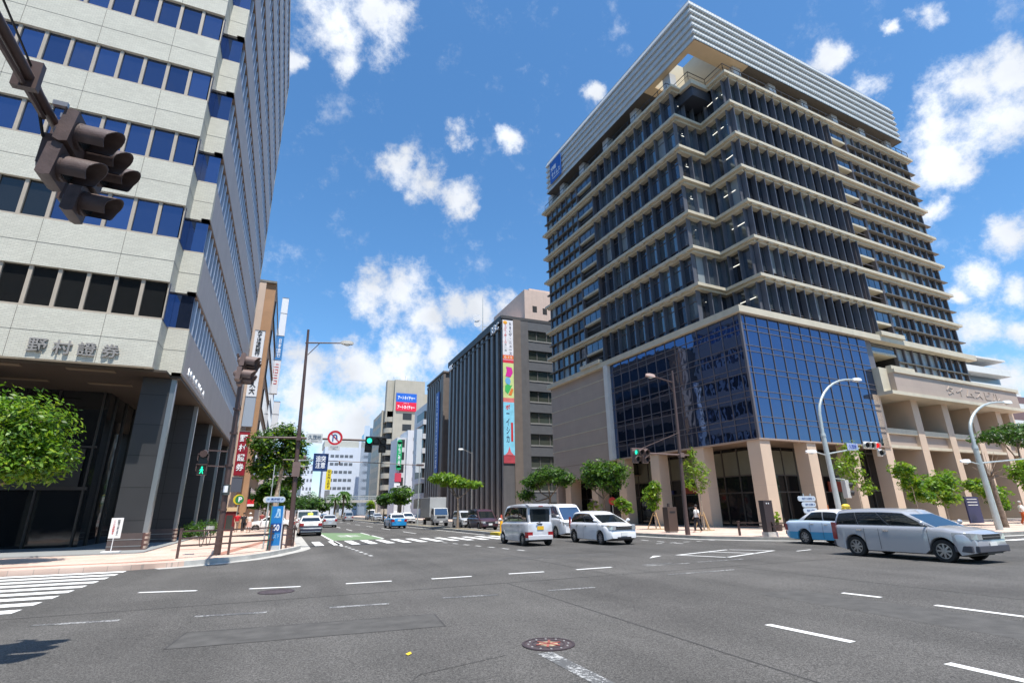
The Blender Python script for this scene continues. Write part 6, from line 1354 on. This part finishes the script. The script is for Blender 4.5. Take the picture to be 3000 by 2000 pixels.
    # door seams and handles
    doors = [lerp(br,bf,.06)+.25, lerp(br,bf,.49), lerp(br,bf,.93)]
    for sg in (1,-1):
        q=MB()
        for dx_ in doors:
            if abs(dx_-xr)<Ra: dx_=xr+Ra*1.0
            w0=hwid(dx_); zt=interp(deck,dx_); q.add([(dx_-O-.006,sg*(w0+.003),.27),(dx_-O+.006,sg*(w0+.003),.27),(dx_-O+.006,sg*(w0+.003),.52),(dx_-O-.006,sg*(w0+.003),.52),(dx_-O+.006,sg*(w0*.99+.004),zt-.12),(dx_-O-.006,sg*(w0*.99+.004),zt-.12),(dx_-O+.006,sg*(w0*.94),zt-.02),(dx_-O-.006,sg*(w0*.94),zt-.02)],[(0,1,2,3),(3,2,4,5),(5,4,6,7)] if sg>0 else [(3,2,1,0),(5,4,2,3),(7,6,4,5)])
        q.build('door_seam',SEAM,t)
        for dx_ in (doors[1]+ -.22, doors[2]-1.02+.0):
            pass
        for hx in (lerp(br,bf,.30), lerp(br,bf,.56)): 
            w0=hwid(hx); zt=interp(deck,hx); MB().box(hx-O-.09,hx-O+.09,sg*(w0*.99)-.015,sg*(w0*.99)+.022,zt-.17,zt-.135).build('door_handle',CHR if detail>1 else DKP,t)
    return t, O, body
def taxi_sign(t, x, z, col): 
    mb=MB(); mb.ball((x,0,z+.09),(.13,.22,.10),12); mb.box(x-.08,x+.08,-.2,.2,z-.02,z+.02); mb.build('roof_lamp', col, t, smooth=60)

SED = [(0,.80),(.06,.93),(.25,.97),(.9,.99),(1.2,1.0),(2.0,.99),(2.9,.97),(3.3,.95),(4.1,.86),(4.55,.74),(4.68,.62)]
SILVER = paint('silver',(.47,.48,.51),.35,.3); WHITEC = paint('white',(.74,.74,.75)); BLUEC = paint('blue',(.015,.24,.55)); CYAN = paint('light_blue',(.20,.58,.66)); NAVYC = paint('navy',(.012,.015,.045)); MAROON = paint('maroon',(.06,.022,.03)); PEARL = paint('pearl',(.62,.62,.64),.15); SILV2 = paint('silver_white',(.55,.56,.58),.35)
# --- silver wagon, heading toward -y (towards the camera side street)
t,O,_ = car('silver station wagon with roof rear spoiler passing at the right edge','station wagon',18.55,11.25,-90,4.25,1.69,1.50,2.60,.82,
    [(0,.62),(.03,.90),(.2,.98),(1.2,.98),(2.6,.97),(3.15,.96),(3.55,.93),(4.0,.84),(4.2,.74),(4.25,.60)],(.05,3.32,.22,2.42,.97),SILVER,name='station_wagon',wins=[(.05,.27),(.31,.58),(.62,.93)],tails='high',tz=.78,bump=(.30,.48,M('bumper_grey',(.07,.07,.085),.5)),glass=CGL,headsize=(.42,.17),hz=.72,rw=.31,nosey=.75)
# --- blue and white taxi behind it
t,O,_ = car('light blue and white taxi sedan partly hidden behind the silver wagon','taxi',22.15,16.05,-92,4.68,1.69,1.46,2.68,1.05,SED,(.75,3.35,1.35,2.65,.97),paint('taxi_white',(.56,.66,.78)),name='taxi',low=paint('taxi_blue',(.04,.36,.60)),lowz=.56,roofcol=WHITEC,wins=[(.13,.48),(.53,.90)],bump=(.38,.55,NAVYC),tz=.70)
taxi_sign(t,.25,1.47,M('taxi_lamp_yellow',(.8,.55,.05),.4))
mb=MB(); mb.box(-2.15,-.9,-.70,.70,1.0,1.012); mb.build('boot_lid',CYAN,t)
mb=MB(); mb.cyl((-.2,-.5,1.42),(-.2,-.5,1.62),.02,n=6); mb.build('aerial',M('aerial_orange',(.7,.2,.05),.5),t)
# --- kei van rear three-quarter
KV=[(0,1.02),(.03,1.06),(.3,1.07),(2.6,1.05),(3.0,1.02),(3.25,.93),(3.38,.72)]
t,O,_ = car('small white box van seen from behind with dark rear window and yellow plate','van',11.25,25.0,90,3.395,1.475,1.90,2.43,.52,KV,(.02,3.2,.06,2.62,1.06),PEARL,name='kei_van',wins=[(.05,.30),(.33,.66),(.70,.93)],tails='low',plate=PLY,rear_glass=(.16,.9,.06,.84),rw=.28,tz=.50,bump=(.28,.48,PEARL),headsize=(.2,.2))
mb=MB(); mb.add([(-O-.10,-.60,1.80),(-O-.10,.60,1.80),(-O+.35,.60,1.90),(-O+.35,-.60,1.90),(-O-.10,-.60,1.74),(-O-.10,.60,1.74),(-O+.3,.6,1.83),(-O+.3,-.6,1.83)],[(3,2,1,0),(0,1,5,4),(4,5,6,7),(0,4,7,3),(1,2,6,5)]); mb.build('roof_spoiler',PEARL,t,bevel=.01)
mb=MB(); mb.box(-O-.11,-O-.09,-.11,.11,1.75,1.79); mb.build('brake_lamp',TAILR,t)
mb=MB(); mb.bar((-O-.03,-.02,1.08),(-O-.05,.22,1.0),.03,.02); mb.box(-O-.03,-O-.01,-.1,.15,.96,1.0); mb.build('wiper',DKP,t)
# --- white hatchback
HB=[(0,.60),(.03,.88),(.2,.97),(1.2,.98),(2.3,.97),(2.85,.98),(3.2,.96),(3.6,.84),(3.84,.68),(3.9,.52)]
t,O,_ = car('white compact hatchback with sloping nose turning in the crossing','hatchback',14.77,23.65,-90,3.90,1.695,1.525,2.5,.60,HB,(.04,3.22,.35,2.05,.98),WHITEC,name='hatchback',wins=[(.07,.22),(.25,.52),(.56,.88)],tails='high',tz=.95,headsize=(.48,.20),hz=.78,rw=.30,nosey=1.3)
# --- white van behind the hatchback
t,O,_ = car('large white van half hidden behind the small van and the hatchback','van',16.0,30.6,-90,4.6,1.69,1.96,2.57,.95,[(0,1.10),(.03,1.14),(3.6,1.13),(4.1,1.08),(4.5,.95),(4.6,.75)],(.02,4.35,.05,3.55,1.13),WHITEC,name='white_van',wins=[(.05,.33),(.37,.66),(.72,.93)],tails='high',glass=CGL2,hz=.80,rw=.32)
# --- left lane taxis / cars seen from behind
t,O,_ = car('white topped dark blue taxi with yellow roof lamp seen from behind at left','taxi',2.05,45.6,90,4.68,1.69,1.46,2.68,1.05,SED,(.75,3.35,1.35,2.65,.97),WHITEC,name='taxi',low=NAVYC,lowz=.62,tz=.78,bump=(.36,.52,NAVYC))
taxi_sign(t,.25,1.47,M('taxi_lamp_lime',(.65,.70,.08),.4,emit=(.6,.7,.1),es=.2)); MB().box(-O-.02,-O+.0,-.75,.75,.62,.72).build('boot_stripe',NAVYC,t)
t,O,_ = car('silver white sedan seen from behind on the green bus lane','sedan',5.15,69,92,4.5,1.69,1.45,2.6,.95,SED,(.7,3.3,1.25,2.6,.97),SILV2,name='sedan',tz=.80)
t,O,_ = car('bright blue taxi with white roof seen from behind in the middle lane','taxi',11.05,58.0,90,4.6,1.69,1.5,2.68,1.0,SED,(.75,3.35,1.35,2.65,.97),BLUEC,name='taxi',roofcol=WHITEC,tz=.78); taxi_sign(t,.2,1.5,WHT)
CARS = 'vehicles waiting beyond the median'
KEI=[(0,.62),(.03,.92),(.2,1.0),(2.4,1.0),(2.75,.97),(3.1,.86),(3.36,.72),(3.39,.55)]
car('silver white small wagon facing the camera between the truck and the dark red van','small wagon',17.0,53.0,-90,3.4,1.475,1.66,2.4,.5,KEI,(.03,2.95,.15,2.25,1.0),SILV2,name='small_wagon',group=CARS,rw=.28)
car('dark maroon minivan facing the camera next to the median nose','minivan',16.6,46.3,-90,4.2,1.69,1.75,2.7,.7,[(0,.9),(.05,1.02),(2.9,1.0),(3.4,.97),(3.9,.85),(4.15,.7),(4.2,.55)],(.03,3.5,.15,2.7,1.0),MAROON,name='minivan',group=CARS,rw=.31)
car('pale silver hatchback just left of the small white van','hatchback',17.5,39.5,-90,3.9,1.69,1.55,2.5,.6,HB,(.04,3.2,.35,2.05,.98),SILV2,name='hatchback',group=CARS)
far = [('white minibus far ahead in the left lane with a roof rack','van',4.6,95,90,4.4,1.8,2.1,2.6,.9,[(0,1.1),(3.9,1.05),(4.4,.8)],(.03,4.1,.1,3.4,1.1),WHITEC),
       ('silver boxy wagon ahead in the third lane','wagon',12.0,112,90,4.2,1.7,1.75,2.6,.8,[(0,.95),(3.2,.95),(4.1,.75),(4.2,.6)],(.03,3.4,.15,2.6,.95),SILVER),
       ('white sedan facing the camera far beyond the median','sedan',17.0,108,-90,4.5,1.7,1.45,2.6,.95,SED,(.7,3.3,1.25,2.6,.97),SILV2),
       ('white van with tall roof far beyond the median','van',19.2,132,-90,4.8,1.8,2.3,2.6,.95,[(0,1.1),(4.3,1.05),(4.8,.8)],(.03,4.4,.1,3.7,1.1),WHITEC),
       ('pale pink sedan beyond the median behind the blue taxi','sedan',18.0,88,-90,4.5,1.7,1.45,2.6,.95,SED,(.7,3.3,1.25,2.6,.97),paint('pale_pink',(.6,.5,.5))),
       ('white estate car beyond the median right of the blue taxi','estate car',17.0,80,-90,4.4,1.7,1.55,2.6,.9,[(0,.9),(3.2,.95),(4.2,.75),(4.4,.6)],(.05,3.3,.25,2.4,.96),WHITEC),
       ('blue grey sedan in the distance','sedan',9.0,135,90,4.5,1.7,1.45,2.6,.95,SED,(.7,3.3,1.25,2.6,.97),paint('blue_grey',(.12,.17,.25))),
       ('dark sedan in the distance left of the palm','sedan',5.5,125,90,4.5,1.7,1.45,2.6,.95,SED,(.7,3.3,1.25,2.6,.97),NAVYC),
       ('white van parked at the left kerb ahead of the taxi','van',2.1,62,91,4.4,1.69,1.95,2.57,.9,[(0,1.10),(3.6,1.10),(4.2,1.0),(4.4,.75)],(.02,4.1,.05,3.4,1.1),WHITEC)]
for a in far:
    car(*a[:2],*a[2:4],a[4],*a[5:],name={'van':'far_van','wagon':'far_wagon','sedan':'far_sedan','estate car':'estate_car'}[a[1]],group='distant cars on the street',detail=1)
car('white car parked across the side lane beyond the left pavement','car',-.9,58.5,178,4.3,1.7,1.45,2.6,.85,SED[:-2]+[(4.3,.62)],(.7,3.2,1.2,2.6,.97),WHITEC,name='parked_car')
# --- box truck facing the camera
tr = thing('box_truck','silver grey box truck facing the camera in the oncoming lanes','truck',(16.55,62.2,0),-90)
TRB = M('truck_box_grey',(.42,.43,.43),.5,.1,var=.05); 
MB().box(-3.6,.9,-.98,.98,.95,3.15).build('cargo_box',TRB,tr,bevel=.03)
mb=MB(); mb.add([(1.0,-.85,.55),(2.35,-.85,.5),(2.42,-.85,1.15),(2.1,-.80,1.95),(1.0,-.80,2.0),(1.0,.85,.55),(2.35,.85,.5),(2.42,.85,1.15),(2.1,.80,1.95),(1.0,.80,2.0)],[(0,1,2,3,4),(9,8,7,6,5),(1,6,7,2),(2,7,8,3),(3,8,9,4),(4,9,5,0),(0,5,6,1)]); mb.build('cab',TRB,tr,bevel=.04)
mb=MB(); mb.add([(2.405,-.74,1.22),(2.405,.74,1.22),(2.145,.70,1.88),(2.145,-.70,1.88)],[(0,1,2,3)]); mb.xf(Matrix.Translation((.02,0,.01))); mb.build('windscreen',CGL2,tr)
for sg in (1,-1):
    mb=MB(); mb.box(1.25,2.0,sg*.85-.01,sg*.85+.012,1.25,1.82); mb.build('side_window',CGL,tr); mb=MB(); mb.box(2.2,2.3,sg*1.0-.08,sg*1.0+.08,1.3,1.75); mb.bar((2.15,sg*.8,1.6),(2.22,sg*1.0,1.6),.03,.03); mb.build('wing_mirror',DKP,tr)
    MB().box(2.38,2.42,sg*.66-.13,sg*.66+.13,.68,.86).build('headlight',HEADL,tr)
    for xx in (1.7,-2.2): mb=MB(); mb.cyl((xx,sg*.65,.38),(xx,sg*.9,.38),.38,n=20); w_=mb.build('wheel',RUB,tr); mb=MB(); mb.cyl((xx,sg*.89,.38),(xx,sg*.91,.38),.22,n=16); mb.build('rim',SILV,w_)
MB().box(2.36,2.44,-.85,.85,.38,.62).build('front_bumper',M('bumper_grey2',(.16,.16,.17),.5),tr,bevel=.02); MB().box(2.44,2.46,-.2,.2,.42,.56).build('number_plate',PLW,tr); MB().box(2.38,2.425,-.5,.5,.92,1.08).build('grille',DKP,tr); MB().box(-3.5,1.2,-.4,.4,.5,.95).build('chassis',DKP,tr)
# --- yellow/red bits left of median : nothing
# ================================================================== PEOPLE
SKIN = M('skin',(.50,.31,.22),.6); HAIR = M('hair_black',(.015,.012,.01),.5)
def person(label, x, y, h, hd, top, bottom, stride=.18, hat=None, bag=None, skirt=False, hair=HAIR):
    t = thing('person', label, 'person', (x,y,.15), hd); s = h/1.7
    P_ = {'pel':(0,0,.95),'ch':(0,0,1.25),'nk':(0,0,1.43),'hd':(0,.01,1.56),'tp':(0,.01,1.66)}
    vs=[];es=[];rad=[]
    def v(p,r): vs.append(Vector(p)*s); rad.append(r*s); return len(vs)-1
    pel=v((0,0,.95),.125); wa=v((0,0,1.08),.105); ch=v((0,0,1.27),.13); nk=v((0,.0,1.43),.05); h1=v((0,.012,1.50),.075); h2=v((0,.012,1.60),.088)
    es+= [(pel,wa),(wa,ch),(ch,nk),(nk,h1),(h1,h2)]
    for sg in (1,-1):
        sh=v((sg*.17,0,1.38),.052); el=v((sg*.22,-.02*sg,1.12),.04); wr=v((sg*.22,.10*sg+.04,.90),.028); hn=v((sg*.22,.13*sg+.05,.82),.03); es+=[(ch,sh),(sh,el),(el,wr),(wr,hn)]
        hp=v((sg*.09,0,.88),.085); kn=v((sg*.09,stride*.5*sg+.04,.50),.058); an=v((sg*.09,stride*sg-.02,.09),.036); ft=v((sg*.09,stride*sg+.13,.04),.032); es+=[(pel,hp),(hp,kn),(kn,an),(an,ft)]
    me=bpy.data.meshes.new('body'); me.from_pydata(vs,es,[]); o=bpy.data.objects.new('body',me); COL.objects.link(o); o.parent=t
    me.materials.append(SKIN); md=o.modifiers.new('skin','SKIN'); md.use_smooth_shade=True
    for i,r_ in enumerate(rad): me.skin_vertices[0].data[i].radius=(r_,r_*(.75 if i<3 else 1))
    me.skin_vertices[0].data[0].use_root=True
    sb=o.modifiers.new('sub','SUBSURF'); sb.levels=1; sb.render_levels=1
    # clothes: shirt and trousers / skirt shells
    mb=MB(); mb.tube([(0,0,.93*s),(0,0,1.08*s),(0,0,1.28*s),(0,0,1.40*s)],[.165*s,.15*s,.19*s,.10*s],12)
    for sg in (1,-1): mb.tube([(sg*.15*s,0,1.37*s),(sg*.22*s,-.01*sg,1.18*s)],[.075*s,.065*s],8)
    mb.build('shirt',top,t,smooth=60)
    mb=MB()
    if skirt: mb.tube([(0,0,1.0*s),(0,0,.8*s),(0,0,.48*s)],[.15*s,.2*s,.25*s],14)
    else:
        mb.tube([(0,0,1.0*s),(0,0,.86*s)],[.155*s,.16*s],12)
        for sg in (1,-1): mb.tube([(sg*.085*s,0,.9*s),(sg*.09*s,(stride*.5*sg+.04)*s,.50*s),(sg*.09*s,(stride*sg-.02)*s,.12*s)],[.1*s,.078*s,.062*s],10)
    mb.build('skirt' if skirt else 'trousers',bottom,t,smooth=60)
    mb=MB(); mb.ball((0,-.012*s,1.62*s),(.098*s,.105*s,.10*s),12); mb.build('hair',hair,t,smooth=60)
    mb=MB(); mb.ball((0,.105*s,1.555*s),(.014*s,.02*s,.02*s),6); 
    for sg in (1,-1): mb.ball((sg*.032*s,.088*s,1.585*s),(.01*s,.008*s,.006*s),6)
    mb.build('face',M('face_shade',(.25,.13,.10),.6),t)
    if hat: mb=MB(); mb.ball((0,0,1.66*s),(.115*s,.12*s,.09*s),12); mb.cyl((0,0,1.64*s),(0,0,1.65*s),.2*s,n=18); mb.build('hat',hat,t,smooth=60)
    if bag: MB().box(.2*s,.36*s,-.1*s,.1*s,.62*s,.9*s).build('bag',bag,t,bevel=.02)
    return t
RT=M('cloth_red',(.45,.01,.02),.8); WT=M('cloth_white',(.7,.68,.64),.8); BK=M('cloth_black',(.02,.02,.025),.8); PKc=M('cloth_pink',(.55,.33,.28),.8); ORG=M('cloth_orange',(.55,.12,.03),.8); KH=M('cloth_beige',(.50,.38,.30),.8)
person('person in a red top walking on the left pavement beside the kiosk',-3.55,53,1.65,10,RT,KH)
person('person in dark clothes walking between the red top and the white hat',-3.0,52,1.6,-170,BK,BK)
person('person with white hat and pink skirt carrying a bag on the left pavement',-2.5,51.5,1.55,175,WT,PKc,hat=WT,bag=BK,skirt=True)
person('person in a dull red shirt farther along the left pavement',-1.9,62,1.65,0,M('cloth_dullred',(.25,.05,.05),.8),BK)
person('person crouched in orange walking trousers by the podium at far right',45.9,20.4,1.55,200,WT,ORG,hair=M('hair_grey',(.45,.42,.4),.6))
person('person in white walking behind the brown lamp post at the right corner',23.6,26.6,1.62,80,WT,BK)
